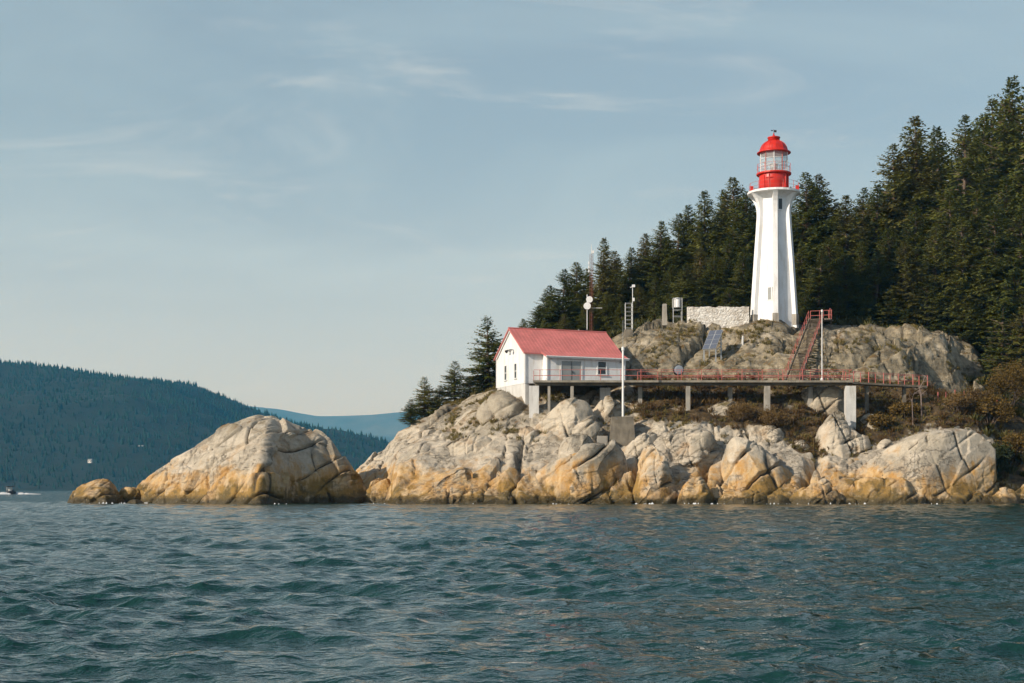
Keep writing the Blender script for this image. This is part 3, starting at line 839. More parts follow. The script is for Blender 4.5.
SHORE = [
    ('dark smooth boulder lying in the shaded gap between islet and headland', [(360, 500), (366, 484), (376, 477), (388, 476), (396, 482), (400, 498)], 146, 3.0, 21, 0.5),
    ('rounded orange boulder at the waterline below the house gable', [(422, 505), (432, 488), (444, 476), (458, 469), (470, 467), (477, 472), (481, 486), (484, 504)], 139.2, 2.6, 23, 0.6),
    ('brown stained boulder at the waterline right of the rounded orange one', [(474, 505), (482, 488), (494, 474), (510, 468), (522, 470), (528, 482), (530, 504)], 139.0, 2.4, 24, 0.6),
    ('broad tilted slab, white along its top and orange below, on the centre shore', [(514, 505), (524, 488), (536, 475), (550, 464), (566, 457), (584, 450), (604, 446), (620, 446), (628, 453), (632, 470), (634, 504)], 139.5, 5.0, 25, 0.7),
    ('tall blocky rock with vivid orange streaked face standing in the water', [(633, 505), (636, 470), (640, 452), (648, 446), (657, 448), (664, 457), (672, 472), (680, 486), (684, 504)], 138, 3.2, 27, 0.55),
    ('short orange rock at the right foot of the tall streaked one', [(676, 505), (682, 486), (692, 478), (702, 476), (710, 482), (716, 503)], 137, 2.2, 28, 0.5),
    ('big pale rock with dark shaded hollow, behind the tall orange streaked rock', [(646, 470), (656, 446), (666, 434), (680, 428), (696, 427), (712, 431), (722, 441), (727, 455), (728, 478)], 143, 4.0, 29, 0.8),
    ('pointed pale rock with wrinkled shaded right flank, middle of the shore', [(704, 504), (714, 482), (722, 462), (727, 444), (733, 433), (742, 430), (752, 437), (764, 447), (778, 458), (790, 468), (799, 480), (808, 500)], 140.5, 4.2, 30, 0.75),
    ('brown low rock at the waterline under the pointed pale rock', [(712, 506), (722, 496), (736, 491), (752, 490), (766, 493), (778, 505)], 136.5, 1.8, 31, 0.35),
    ('olive weed covered rock in the water left of the great pale dome', [(784, 506), (794, 494), (804, 486), (816, 483.5), (830, 486), (842, 492), (850, 505)], 137.2, 2.4, 32, 0.4),
    ('long peach coloured apron of rock in front of the great pale dome', [(836, 505), (842, 490), (852, 481), (868, 477), (890, 477), (908, 480), (918, 485), (926, 492), (934, 505)], 137.4, 3.0, 33, 0.45),
    ('great smooth pale dome of rock at the right end of the shore', [(842, 498), (850, 480), (862, 468), (876, 455), (890, 445), (906, 436), (924, 431), (944, 429), (962, 428), (974, 431), (986, 440), (996, 450), (1002, 464), (1001, 482), (996, 504)], 142, 6.0, 34, 0.30),
    ('grey leaning rock face in the scrub below the walkway end', [(806, 476), (812, 450), (820, 426), (828, 413), (838, 410), (848, 413), (853, 424), (862, 436), (870, 433), (875, 440), (874, 470)], 147, 3.2, 35, 0.7),
    ('pale pink slab wedged under the walkway beside the thick end pier', [(795, 410), (798, 391), (808, 386.5), (826, 386), (842, 388), (848, 394), (851, 412)], 151.5, 1.6, 36, 0.4),
    ('flat pale rock half buried in red scrub, below the middle of the walkway', [(698, 416), (708, 407), (724, 402), (738, 400), (744, 404), (746, 416)], 149.5, 1.6, 37, 0.35),
    ('pale rounded outcrop left of the concrete mast block', [(532, 436), (540, 420), (552, 410), (566, 402), (580, 398), (592, 400), (598, 410), (602, 430)], 147, 2.8, 38, 0.85),
    ('pale outcrop just behind the concrete mast block, under the house deck', [(588, 425), (596, 408), (606, 400), (618, 398), (628, 404), (634, 425)], 149.2, 2.0, 39, 0.7),
    ('cracked cream boulder above the centre slab, left of the mast block', [(562, 452), (566, 436), (576, 426), (590, 420), (600, 426), (606, 438), (608, 452)], 145, 2.2, 40, 0.45),
    ('smooth white rounded boulder resting on top of the broad centre slab', [(556, 466), (560, 446), (568, 436), (580, 432), (592, 437), (598, 450), (600, 466)], 142.5, 2.2, 41, 0.3),
    ('pale flat slab right of the concrete mast block', [(618, 456), (626, 444), (638, 436), (652, 431), (662, 433), (666, 446), (668, 458)], 144, 2.4, 42, 0.4),
    ('small grey boulder in the scrub right of the pointed pale rock', [(752, 446), (758, 430), (768, 424), (778, 425), (786, 434), (792, 450)], 147, 1.8, 43, 0.45),
    ('small pale stone half hidden in scrub beside the grey leaning face', [(788, 452), (793, 441), (801, 438), (808, 442), (813, 452)], 146, 1.0, 44, 0.25),
    ('pale bleached stone in the dark shrubs below the red fence posts', [(942, 420), (946, 402), (952, 396), (960, 398), (967, 406), (970, 420)], 155, 1.2, 45, 0.3),
    ('rounded tan stone in the grass left of the great pale dome', [(872, 462), (877, 446), (885, 439), (893, 441), (898, 450), (900, 462)], 147, 1.2, 46, 0.25),
    ('upright white stone in the rubble pocket between two big shore rocks', [(810, 486), (813, 471), (817, 468), (821, 470), (824, 486)], 140, 0.5, 47, 0.12),
    ('slanted white stone in the rubble pocket, right of the upright one', [(828, 486), (831, 476), (838, 469), (843, 467), (844, 474), (840, 486)], 140.2, 0.5, 48, 0.12),
    ('squat white stone at the bottom of the rubble pocket', [(813, 492), (817, 481), (824, 478), (832, 480), (837, 492)], 139.4, 0.8, 49, 0.15),
    ('knobby pale outcrop under the left corner of the house', [(470, 418), (478, 402), (488, 396), (502, 394), (516, 400), (524, 410), (528, 424)], 151, 2.0, 50, 0.8),
    ('broken grey block in the slope below the left deck pier', [(508, 446), (514, 432), (526, 424), (538, 426), (544, 436), (546, 450)], 146, 2.0, 51, 0.5),
    ('wide pale ledge halfway up the western slope', [(428, 462), (440, 447), (456, 438), (474, 434), (490, 437), (500, 448), (504, 466)], 146, 2.6, 52, 0.6),
    ('big pale lump of rock high on the western slope under the small trees', [(380, 468), (392, 451), (406, 440), (420, 430), (434, 425), (446, 430), (452, 446), (454, 462)], 153, 3.0, 53, 0.6),
    ('small brown rock in the water at the right foot of the great dome', [(986, 505), (992, 494), (1002, 488), (1014, 489), (1022, 496), (1028, 505)], 138.5, 1.8, 54, 0.35),
    ('low brown rock at the waterline left of the weed covered rock', [(752, 506), (760, 498), (772, 494), (786, 495), (794, 505)], 136.8, 1.4, 55, 0.3),
    ('grey broken stones beside the thick pier at the walkway end', [(854, 432), (860, 418), (868, 413), (878, 416), (886, 424), (892, 436)], 150.5, 1.6, 56, 0.45),
]
for (lab, top, Y, dep, seed, amp) in SHORE:
    um = 0.5 * (top[0][0] + top[-1][0])
    low = CAMZ + (HY - max(t[1] for t in top)) * Y / F
    base = -1.6 if max(t[1] for t in top) > 495 else low - 1.2
    qq = 0.95 + 0.6 * random.Random(seed).random() if seed not in (34, 41) else 0.9
    dep *= 1.0 + 0.35 * (qq - 0.9)
    nose = top[0][0] + 0.56 * (top[-1][0] - top[0][0])
    boulder('boulder', lab, top, Y, [(top[0][0], 0.25 * dep), (nose, dep), (top[-1][0], 0.25 * dep)], Dback=max(1.0, dep * 0.7), base=base,
            seed=seed, amp=amp, q=qq, p=qq, res=0.085, chisel=(6 if seed in (34, 41) else 15), cmin=(0.76 if seed in (34, 41) else 0.60), group='boulders along the rocky shore')

ZD = np.array([0, 0, 1.0])


def build_wash():
    rs = np.random.RandomState(12)
    V, Fs = [], []; n = 0
    for (px, Yw, wdt, k) in ((99, 140.6, 1.4, 26), (118, 141.0, 1.6, 34), (146, 142, 1.2, 18), (380, 136.5, 1.0, 16), (640, 134.6, 1.2, 18), (688, 134.3, 1.6, 26), (716, 134.6, 1.2, 18),
                             (786, 134.6, 1.8, 30), (850, 134.6, 1.6, 24), (930, 134.3, 1.4, 20), (556, 134.8, 1.2, 14), (480, 135, 1.2, 14), (282, 134.0, 1.4, 14)):
        for q in range(k // 3):
            p = np.array([(px - CX) / F * Yw + rs.randn() * wdt * 0.6, Yw + rs.randn() * 0.5, 0.02])
            r = 0.04 + 0.10 * rs.rand() ** 2
            for t in range(6):
                a = t * pi / 3 + rs.rand() * 0.5
                V.append(p + np.array([1.6 * r * cos(a), r * sin(a), -0.05]))
            V.append(p + ZD * (0.04 + 0.14 * rs.rand() ** 2))
            Fs += [(n + t, n + (t + 1) % 6, n + 6) for t in range(6)]; n += 7
    o = mesh_obj('wash_foam', np.array(V), np.array(Fs), FOAM, smooth=True)
    tag(o, 'small flecks of white wash where the sea meets the rocks', None, None, 'stuff')


build_wash()

# ------------------------------------------------------------------ far shore, mountains
def hill(name, label, sil, Ys, Yr, Yb, seed, mat, rough, x_pad):
    """wooded hill: shore at Ys, crest line sil at Yr, back foot at Yb"""
    us = [s[0] for s in sil]
    x0, x1 = (us[0] - CX) / F * Yr - x_pad, (us[-1] - CX) / F * Yr + x_pad
    xs = np.linspace(x0, x1, 260); ts = np.linspace(0, 1, 110)
    V = []
    X, T = np.meshgrid(xs, ts, indexing='ij')
    hz = np.interp(CX + F * X / Yr, us, [CAMZ + (HY - s[1]) * Yr / F for s in sil])
    Yg = np.where(T < 0.75, Ys + (Yr - Ys) * T / 0.75, Yr + (Yb - Yr) * (T - 0.75) / 0.25)
    rise = np.where(T < 0.75, np.sin(np.clip(T / 0.75, 0, 1) * pi / 2) ** 1.15, np.cos((T - 0.75) / 0.25 * pi / 2))
    # keep the same column under the crest for every row, so the slope widens away from the eye
    P = np.stack([X.ravel(), Yg.ravel(), np.zeros(X.size)], 1)
    n = fbm(P, rough * 8, 5, seed).reshape(X.shape)
    Z = hz * rise + n * rough * np.sin(np.clip(T / 0.75, 0, 2) * pi / 2) * np.clip(1 - np.abs(T - 0.75) * 0, 0, 1) * np.clip(np.abs(T - 0.75) / 0.25, 0, 1)
    Z = np.where((T == 0) | (T == 1), -5, Z)
    o = mesh_obj(name, np.stack([X.ravel(), Yg.ravel(), Z.ravel()], 1), grid_faces(len(xs), len(ts)), mat, smooth=True)
    tag(o, label, None, None, 'structure')
    return X, Yg, Z


HILLM = painted('wooded_hillside', (0.008, 0.019, 0.011), 0.9, 0.35, 0.0, nscale=0.02)
SIL1 = [(-420, 372), (-260, 352), (-120, 355), (-40, 361), (0, 366), (40, 369), (80, 374), (130, 380), (160, 382), (195, 386), (232, 400), (262, 413), (300, 425), (340, 437), (380, 445), (410, 452), (450, 459), (520, 470), (600, 480), (680, 488)]
hx, hy, hzv = hill('wooded_hill', 'dark forested hill across the water on the left', SIL1, 2000, 3000, 4000, 11, HILLM, 24.0, 300)
SIL2 = [(-600, 400), (-200, 396), (100, 402), (230, 404), (280, 409), (300, 413), (318, 416), (345, 415.5), (372, 414.5), (392, 412.5), (412, 411), (440, 414), (480, 409), (540, 415), (620, 410), (760, 420), (1000, 414), (1400, 425)]
MOUNTM = painted('far_mountain_slopes', (0.075, 0.082, 0.078), 0.9, 0.5, 0.0, nscale=0.003)
hill('distant_mountains', 'hazy blue mountain ridge beyond the wooded hill', SIL2, 9000, 11000, 13000, 12, MOUNTM, 170.0, 200)


def far_forest():
    rs = np.random.RandomState(7)
    _cl = np.clip(0.5 + fbm(np.stack([np.arange(40000) * 0.37, np.arange(40000) * 0.0, np.arange(40000) * 0.0], 1), 1.0, 2, 3), 0, 1)
    nx, nt_ = hx.shape
    V, Fc = [], []
    keep = 0
    Vs, Fs = [], []
    n = 0
    for k in range(40000):
        t = rs.rand() ** 0.9 * 0.76
        i = rs.rand() * (nx - 1.01); j = t * (nt_ - 1.01)
        i0, j0 = int(i), int(j); fi, fj = i - i0, j - j0
        def s(A):
            return (A[i0, j0] * (1 - fi) * (1 - fj) + A[i0 + 1, j0] * fi * (1 - fj) + A[i0, j0 + 1] * (1 - fi) * fj + A[i0 + 1, j0 + 1] * fi * fj)
        x, y, z = s(hx), s(hy), s(hzv)
        u = CX + F * x / y
        if u < -130 or u > 560 or z < 1.0: continue
        Hh = (4.0 + rs.rand() ** 2 * 7) * (0.7 + 0.6 * _cl[k]); R = Hh * (0.19 + 0.10 * rs.rand())
        z -= 1.0
        ph = rs.rand() * 6.28
        for (a, b_, r) in ((0.08, 0.62, 1.0), (0.36, 0.85, 0.68), (0.62, 1.0, 0.40)):
            base = []
            for q in range(6):
                th = ph + q * pi / 3 + rs.rand() * 0.3
                rr = R * r * (0.7 + 0.6 * rs.rand())
                base.append((x + rr * cos(th), y + rr * sin(th), z + Hh * a - rs.rand() * 0.06 * Hh))
            Vs += base + [(x, y, z + Hh * b_)]
            for q in range(6):
                Fs.append((n + q, n + (q + 1) % 6, n + 6))
            n += 7
    o = mesh_obj('far_forest', np.array(Vs), np.array(Fs), FARFIR)
    tag(o, 'dense conifer forest covering the hill across the water', None, None, 'stuff')


FARFIR = leaf_material('far_fir_needles', (0.002, 0.012, 0.008), (0.013, 0.040, 0.020), 0.85, 0.0, 0.008)
far_forest()


def far_house(px, py, Y, w, label):
    p = at(px, py, Y)
    r = empty('far_house', tuple(p), label, 'house', 'houses on the far hillside')
    MB().box(p + (0, 0, 2), (w, 6, 4)).build('wall', GREY if w > 6 else WHITE, r)
    MB().prism([p + (-w / 2 - 0.5, -3.6, 4), p + (-w / 2 - 0.5, 3.6, 4), p + (-w / 2 - 0.5, 0, 6)], (w + 1, 0, 0)).build('roof', GREY, r)
    for k in (-0.3, 0.3):
        MB().box(p + (k * w, -3.03, 2.2), (1.0, 0.1, 1.2)).build('window', PANE, r)


far_house(90, 463, 2080, 5, 'tiny white house low among the trees of the far hill')
far_house(141, 449, 2270, 7, 'long pale house higher up the far hill, above the islet left end')
far_house(359, 446, 2700, 8, 'pale house on the far hill between islet and headland')

# ------------------------------------------------------------------ haze between here and the mountains
HAZE = bpy.data.materials.new('haze_air'); HAZE.use_nodes = True
hn = HAZE.node_tree
hn.nodes.remove(hn.nodes['Principled BSDF'])
pv = hn.nodes.new('ShaderNodeVolumePrincipled')
pv.inputs['Color'].default_value = (0.08, 0.52, 1.0, 1)
pv.inputs['Absorption Color'].default_value = (1, 1, 1, 1)
pv.inputs['Density'].default_value = 0.00009
pv.inputs['Anisotropy'].default_value = 0.0
hn.links.new(pv.outputs[0], hn.nodes['Material Output'].inputs['Volume'])
_hb = MB().box((0, 6950, 347), (40000, 14100, 710)).build('haze', HAZE)
tag(_hb, 'thin blue haze in the air over the sea', None, None, 'stuff')

# ------------------------------------------------------------------ lighthouse
LX, LY = (773.8 - CX) / F * 169.0, 169.0
LZ = CAMZ + (HY - 319.5) * 169.0 / F


def build_lighthouse():
    s = 169.0 / F                                     # metres per picture px at the tower
    r = empty('lighthouse', (LX, LY, LZ - 0.6), 'tall white six sided lighthouse tower with red lantern on the rock summit', 'lighthouse')
    z = lambda py: CAMZ + (HY - py) * s
    zb, zt = LZ - 1.2, z(195)
    rot = radians(-90 - 6)                            # one rib faces the camera, slightly left
    c = (LX, LY, 0)
    # core: tapering hexagon
    rb, rt = 2.78, 1.90
    core = MB().lathe(c, [(rb, zb), (rt + 0.02, z(222)), (rt, z(212)), (rt + 0.05, zt)], 6, rot)
    core.build('tower_shaft', TOWERW, r)
    # six ribs, thicker at the foot, curving out under the gallery
    prof = [(zb, 3.06), (z(300), 2.84), (z(260), 2.50), (z(230), 2.22), (z(215), 2.10), (z(209), 2.13), (z(204), 2.27), (z(200), 2.52), (z(197), 2.80), (z(195.2), 3.02)]
    for k in range(6):
        th = rot + k * pi / 3
        d = np.array([cos(th), sin(th), 0]); w = np.array([-sin(th), cos(th), 0])
        m = MB(); V = []; Fs = []
        for (zz1, ro) in prof:
            hw = 0.27
            ri = 1.2
            for (rr, ss) in ((ri, -hw * 1.5), (ro, -hw), (ro, hw), (ri, hw * 1.5)):
                V.append(np.array([LX, LY, zz1]) + d * rr + w * ss)
        for i in range(len(prof) - 1):
            for q in range(4):
                Fs.append((i * 4 + q, i * 4 + (q + 1) % 4, (i + 1) * 4 + (q + 1) % 4, (i + 1) * 4 + q))
        Fs.append((0, 1, 2, 3)); Fs.append(tuple(4 * (len(prof) - 1) + q for q in range(4)))
        m.add(V, Fs).build('rib', TOWERW, r)
        f = MB()
        cc = np.array([LX, LY, zb + 0.55]) + d * 2.55
        A = np.stack([d, w, [0, 0, 1]])
        f.box(cc + np.array([0.0, 0, 0.45]) + d * 0.18, (0.62, 0.72, 1.25), A)
        f.build('rib_footing', CONC, r)
    # flared soffit panels between the ribs
    m = MB().lathe(c, [(rt - 0.1, z(201.5)), (1.98, z(200)), (2.20, z(198)), (2.62, z(195.8)), (2.9, z(194.6)), (0.5, z(194.4))], 6, rot)
    m.build('gallery_soffit', TOWERW, r)
    MB().lathe(c, [(0.2, z(195)), (3.06, z(195)), (3.12, z(194.6)), (3.12, z(192.6)), (0.2, z(192.4))], 24, rot).build('gallery_deck', TOWERW, r)
    # upper window on the right hand face, small window low on the left hand face
    for (fk, pya, pyb, wid, rr0, mat, nm) in ((0.5, 201.5, 212, 0.52, rt, PANE, 'window'), (-0.5, 290, 302, 0.42, rb * 0.985, GREY, 'vent')):
        th = rot + fk * pi / 3
        ap = cos(pi / 6)
        d = np.array([cos(th), sin(th), 0]); w = np.array([-sin(th), cos(th), 0])
        zc = 0.5 * (z(pya) + z(pyb)); hh = z(pya) - z(pyb)
        if nm == 'window':
            rad = (rt + 0.05) * ap + 0.05
            off = -0.30
        else:
            f_ = (zc - zb) / (z(212) - zb)
            rad = (rb + (rt - rb) * f_) * ap + 0.03
            off = 0.55
        A = np.stack([d, w, [0, 0, 1]])
        cc = np.array([LX, LY, zc]) + d * rad + w * off
        wo = MB().box(cc, (0.06, wid, hh), A).build(nm, mat, r)
        fm = MB()
        for sgn in (-1, 1):
            fm.box(cc + w * sgn * (wid / 2 + 0.05), (0.12, 0.1, hh + 0.2), A)
            fm.box(cc + np.array([0, 0, sgn * (hh / 2 + 0.05)]), (0.115, wid, 0.1), A)
        fm.build('window_frame' if nm == 'window' else 'vent_frame', TOWERW, wo)
    # red drum with door and pipes
    drum = MB().lathe(c, [(1.74, z(192.8)), (1.74, z(175.2)), (1.70, z(174.6))], 32).build('lantern_drum', RED, r, True)
    for th in (radians(-118), radians(-52), radians(-32)):
        p = MB().tube([(LX + 1.8 * cos(th), LY + 1.8 * sin(th), z(192)), (LX + 1.8 * cos(th), LY + 1.8 * sin(th), z(176))], 0.07)
        p.build('drum_pipe', RED, drum)
    p = MB().tube([(LX + 1.82 * cos(t), LY + 1.82 * sin(t), z(180)) for t in np.linspace(radians(-132), radians(-104), 6)], 0.05)
    p.build('drum_pipe', RED, drum)
    th = radians(-150); d = np.array([cos(th), sin(th), 0]); w = np.array([-sin(th), cos(th), 0])
    MB().box(np.array([LX, LY, z(184.5)]) + d * 1.74, (0.1, 0.8, 1.75), np.stack([d, w, [0, 0, 1]])).build('drum_door', RED, drum)
    MB().lathe(c, [(0.2, z(175.2)), (2.02, z(175.2)), (2.05, z(174.8)), (2.05, z(173.6)), (0.2, z(173.4))], 32).build('lantern_walk', RED, r)
    # gallery railing
    def railing(rad, z0, z1, npost, nm, rails):
        g = MB()
        for zz1 in rails:
            pts = [(LX + rad * cos(t), LY + rad * sin(t), zz1) for t in np.linspace(0, 2 * pi, 33)]
            g.tube(pts, 0.016, 6, False)
        rl = g.build(nm, RAILRED, r)
        for k in range(npost):
            t = 2 * pi * k / npost + 0.2
            MB().tube([(LX + rad * cos(t), LY + rad * sin(t), z0), (LX + rad * cos(t), LY + rad * sin(t), z1)], 0.026, 6).build('post', RED, rl)
        return rl
    gr = railing(2.9, z(192.6), z(184), 12, 'gallery_railing', (z(184.3), z(188.3)))
    railing(1.98, z(173.6), z(164.5), 10, 'lantern_railing', (z(165), z(169)))
    for t in (radians(-170), radians(-20), radians(-5), radians(-75)):
        MB().box((LX + 2.75 * cos(t), LY + 2.75 * sin(t), z(189.5)), (0.35, 0.3, 0.55)).build('gallery_lamp', RED, r)
    # lantern glazing
    gl = MB().lathe(c, [(1.62, z(173.5)), (1.62, z(153.6))], 10, radians(9)); gl.f = gl.f[:-2]
    gl.build('lantern_glazing', LGLASS, r)
    for k in range(10):
        t = radians(9) + 2 * pi * k / 10
        MB().tube([(LX + 1.64 * cos(t), LY + 1.64 * sin(t), z(173.5)), (LX + 1.64 * cos(t), LY + 1.64 * sin(t), z(153.4))], 0.05, 6).build('mullion', TOWERW if k % 2 else RAILRED, r)
    g = MB()
    for zz1 in (z(166.8), z(160)):
        g.tube([(LX + 1.64 * cos(t), LY + 1.64 * sin(t), zz1) for t in np.linspace(0, 2 * pi, 31)], 0.03, 5, False)
    g.build('glazing_bar', TOWERW, r)
    MB().lathe((LX, LY, 0), [(0.25, z(173.4)), (0.25, z(169.6)), (0.42, z(169)), (0.48, z(166.5)), (0.42, z(164.2)), (0.2, z(163.6))], 16).build('lamp_lens', STEEL, r, True)
    # dome
    dome = [(1.0, z(153.2)), (1.98, z(153.6)), (2.0, z(152.8)), (1.74, z(152.0))]
    for a in np.linspace(0.12, 1.30, 9):
        dome.append((1.66 * cos(a), z(152.0) + 1.42 * sin(a)))
    dm = MB().lathe(c, dome, 32).build('dome', RED, r, True)
    ribs = MB()
    for k in range(12):
        t = 2 * pi * k / 12
        ribs.tube([(LX + (1.68 * cos(a)) * cos(t), LY + 1.68 * cos(a) * sin(t), z(152.0) + 1.44 * sin(a)) for a in np.linspace(0.05, 1.2, 7)], 0.03, 5)
    ribs.build('dome_seam', RED, dm)
    MB().lathe(c, [(0.70, z(141)), (0.68, z(138.4)), (0.76, z(138.2)), (0.76, z(137.4)), (0.62, z(137.0)), (0.25, z(136.2)), (0.10, z(135.2)), (0.06, z(133))], 20).build('roof_vent', RED, r, True)
    v = MB()
    v.tube([(LX, LY, z(135)), (LX, LY, z(129.2))], 0.03, 6)
    v.box((LX + 0.16, LY, z(131.2)), (0.34, 0.05, 0.26))
    v.box((LX - 0.22, LY, z(130.6)), (0.22, 0.05, 0.12))
    v.build('weather_vane', DARK, r)


build_lighthouse()

# ------------------------------------------------------------------ white house
TH = radians(22.0)
UD = np.array([cos(TH), sin(TH), 0]); VD = np.array([-sin(TH), cos(TH), 0]); ZD = np.array([0, 0, 1.0])
AX = np.stack([UD, VD, ZD])
HO = np.array([1.39, 151.5, 0.0])
DECKZ = 12.85


def hp(u, v, z):
    return HO + UD * u + VD * v + ZD * z


def build_house():
    L, W, E, US = 11.3, 8.2, 1.2, 2.05
    ze, zr, zx = 16.05, 18.87, 15.58
    r = empty('house', tuple(hp(5, 4, 11.5)), 'white clapboard house with faded red metal roof on the headland', 'house')
    # foundation
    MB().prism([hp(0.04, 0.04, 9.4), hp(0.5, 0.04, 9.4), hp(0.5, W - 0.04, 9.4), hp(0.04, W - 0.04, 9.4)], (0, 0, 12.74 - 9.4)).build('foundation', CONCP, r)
    MB().prism([hp(0.502, 1.6, 9.4), hp(L - 0.04, 1.6, 9.4), hp(L - 0.04, W - 0.06, 9.4), hp(0.502, W - 0.06, 9.4)], (0, 0, 12.73 - 9.4)).build('underfloor_wall', CONCD, r)  # darker concrete paints in the black shade under the deck
    # walls: gabled body and the front bay
    MB().prism([hp(0, 0, 12.74), hp(0, W, 12.74), hp(0, W, ze), hp(0, W / 2, zr - 0.10), hp(0, 0, ze)], UD * L).build('wall', SIDING, r)
    MB().prism([hp(US, -E, DECKZ + 0.02), hp(US, 0.05, DECKZ + 0.02), hp(US, 0.05, ze - 0.05), hp(US, -E, zx - 0.10)], UD * (L - US - 0.06)).build('front_bay', SIDING, r)
    # corner boards
    for (u, v, z0, z1) in ((0, 0, 12.74, ze), (0, W, 12.74, ze), (US, -E, DECKZ, zx - 0.1), (L - 0.06, -E, DECKZ, zx - 0.1)):
        MB().box(hp(u, v, (z0 + z1) / 2), (0.16, 0.16, z1 - z0), AX).build('corner_board', WHITE, r)
    # roof planes with overhang and standing seams
    ov, th = 0.28, 0.14
    sl = (zr - ze) / (W / 2)
    slx = (ze - zx) / E
    m = MB()
    def plane(u0, u1, v0, z0, v1, z1):
        m.prism([hp(u0, v0, z0), hp(u0, v1, z1), hp(u0, v1, z1 + th), hp(u0, v0, z0 + th)], UD * (u1 - u0))
    plane(-ov, L + ov, -0.0, ze, W / 2, zr)
    plane(-ov, L + ov, W + 0.35, ze - 0.35 * sl, W / 2, zr)
    plane(-ov, US - 0.28, -0.30, ze - 0.30 * sl, 0.0, ze)
    plane(US - 0.28, L + ov, -E - 0.32, zx - 0.32 * slx, 0.0, ze)
    rf = m.build('roof', ROOFRED, r)
    s = MB()
    for k in range(29):
        u = -ov + 0.1 + k * (L + 2 * ov - 0.2) / 28
        a, b_ = hp(u, 0.0, ze + th + 0.015), hp(u, W / 2, zr + th + 0.015)
        s.tube([a, b_], 0.028, 4)
        if u > US - 0.2:
            s.tube([hp(u, -E - 0.3, zx - 0.3 * slx + th + 0.015), a], 0.028, 4)
        else:
            s.tube([hp(u, -0.28, ze - 0.28 * sl + th + 0.015), a], 0.028, 4)
    s.build('seam', ROOFRED, rf)
    MB().tube([hp(-ov, W / 2, zr + th + 0.03), hp(L + ov, W / 2, zr + th + 0.03)], 0.09, 6).build('ridge_cap', ROOFRED, rf)
    f = MB()
    f.box(hp((US - 0.28 + L + ov) / 2, -E - 0.36, zx - 0.32 * slx + 0.02), (L + ov - US + 0.28, 0.06, 0.2), AX)
    f.build('fascia', WHITE, rf)
    for u in (3.2, 8.4):
        MB().tube([hp(u, W / 2 + 0.5, zr - 0.2), hp(u, W / 2 + 0.5, zr + 0.42)], 0.07, 8).build('vent_pipe', GREY, rf)
    MB().tube([hp(US - 0.3, -E - 0.44, zx - 0.32 * slx + 0.09), hp(L + ov, -E - 0.44, zx - 0.32 * slx + 0.09)], 0.07, 8).build('gutter', WHITE, r)
    MB().tube([hp(L - 0.16, -E - 0.42, zx - 0.32 * slx + 0.05), hp(L - 0.16, -E - 0.12, zx - 0.5), hp(L - 0.16, -E - 0.10, DECKZ + 0.1)], 0.045, 6).build('downpipe', WHITE, r)
    # barge boards on the seaward gable
    bb = MB()
    for (v0, z0) in ((0.0, ze), (W, ze)):
        a = hp(-0.14, v0, z0 - 0.06); b_ = hp(-0.14, W / 2, zr - 0.06)
        n = 1 if v0 == 0 else -1
        bb.prism([a, b_, b_ - ZD * 0.16, a - ZD * 0.16], UD * 0.05)
    bb.build('barge_board', WHITE, r)
    # double door
    d0, d1 = 3.72, 5.98
    dr = MB().box(hp((d0 + d1) / 2, -E - 0.01, DECKZ + 1.14), (d1 - d0, 0.08, 2.24), AX).build('door', GREY, r)
    g = MB()
    g.box(hp((d0 + d1) / 2, -E - 0.06, DECKZ + 1.14), (0.03, 0.04, 2.2), AX)
    g.box(hp((d0 + d1) / 2 + 0.15, -E - 0.09, DECKZ + 1.1), (0.05, 0.08, 0.25), AX)
    g.build('handle', DARK, dr)
    t = MB()
    for uu in (d0 - 0.09, d1 + 0.09):
        t.box(hp(uu, -E - 0.03, DECKZ + 1.18), (0.16, 0.1, 2.32), AX)
    t.box(hp((d0 + d1) / 2, -E - 0.03, DECKZ + 2.355), (d1 - d0 + 0.02, 0.097, 0.12), AX)
    t.build('frame', WHITE, dr)
    # side steps board beside the door
    MB().box(hp(6.5, -E - 0.12, DECKZ + 0.14), (0.5, 0.2, 0.24), AX).build('threshold_step', WHITE, r)

    def window(u0, u1, z0, z1, face, bars):
        if face == 'front':
            c = lambda u, o, z: hp(u, -E - o, z); ax = AX; wd = u1 - u0
        else:
            c = lambda u, o, z: hp(-o, u, z); ax = np.stack([VD, UD, ZD]); wd = u1 - u0
        wn_ = MB().box(c((u0 + u1) / 2, 0.0, (z0 + z1) / 2), (wd, 0.06, z1 - z0), ax).build('window', PANE, r)
        fr = MB()
        for uu in (u0 - 0.05, u1 + 0.05):
            fr.box(c(uu, 0.03, (z0 + z1) / 2), (0.11, 0.1, z1 - z0 + 0.22), ax)
        fr.box(c((u0 + u1) / 2, 0.03, z1 + 0.055), (wd - 0.003, 0.1, 0.11), ax)
        fr.box(c((u0 + u1) / 2, 0.04, (z0 + z1) / 2), (wd - 0.003, 0.05, 0.07), ax)
        fr.build('frame', WHITE, wn_)
        MB().box(c((u0 + u1) / 2, 0.06, z0 - 0.05), (wd + 0.3, 0.18, 0.09), ax).build('sill', WHITE, wn_)
    window(8.0, 8.95, 13.85, 15.18, 'front', 1)
    window(2.3, 2.85, 13.45, 15.0, 'gable', 1)
    window(5.2, 5.75, 13.45, 15.0, 'gable', 1)
    # flood lamps on the gable
    for v in (3.2, 4.2):
        lb = MB()
        lb.tube([hp(-0.02, v, 16.55), hp(-0.32, v, 16.6)], 0.05, 8)
        lb.tube([hp(-0.28, v, 16.6), hp(-0.52, v - 0.05, 16.42)], [0.09, 0.2], 10)
        lb.build('flood_lamp', DARK if v > 4 else GREY, r)
    # eave lamp by the right corner
    MB().box(hp(L - 0.6, -E - 0.12, 15.2), (0.2, 0.2, 0.16), AX).build('eave_lamp', GREY, r)


build_house()

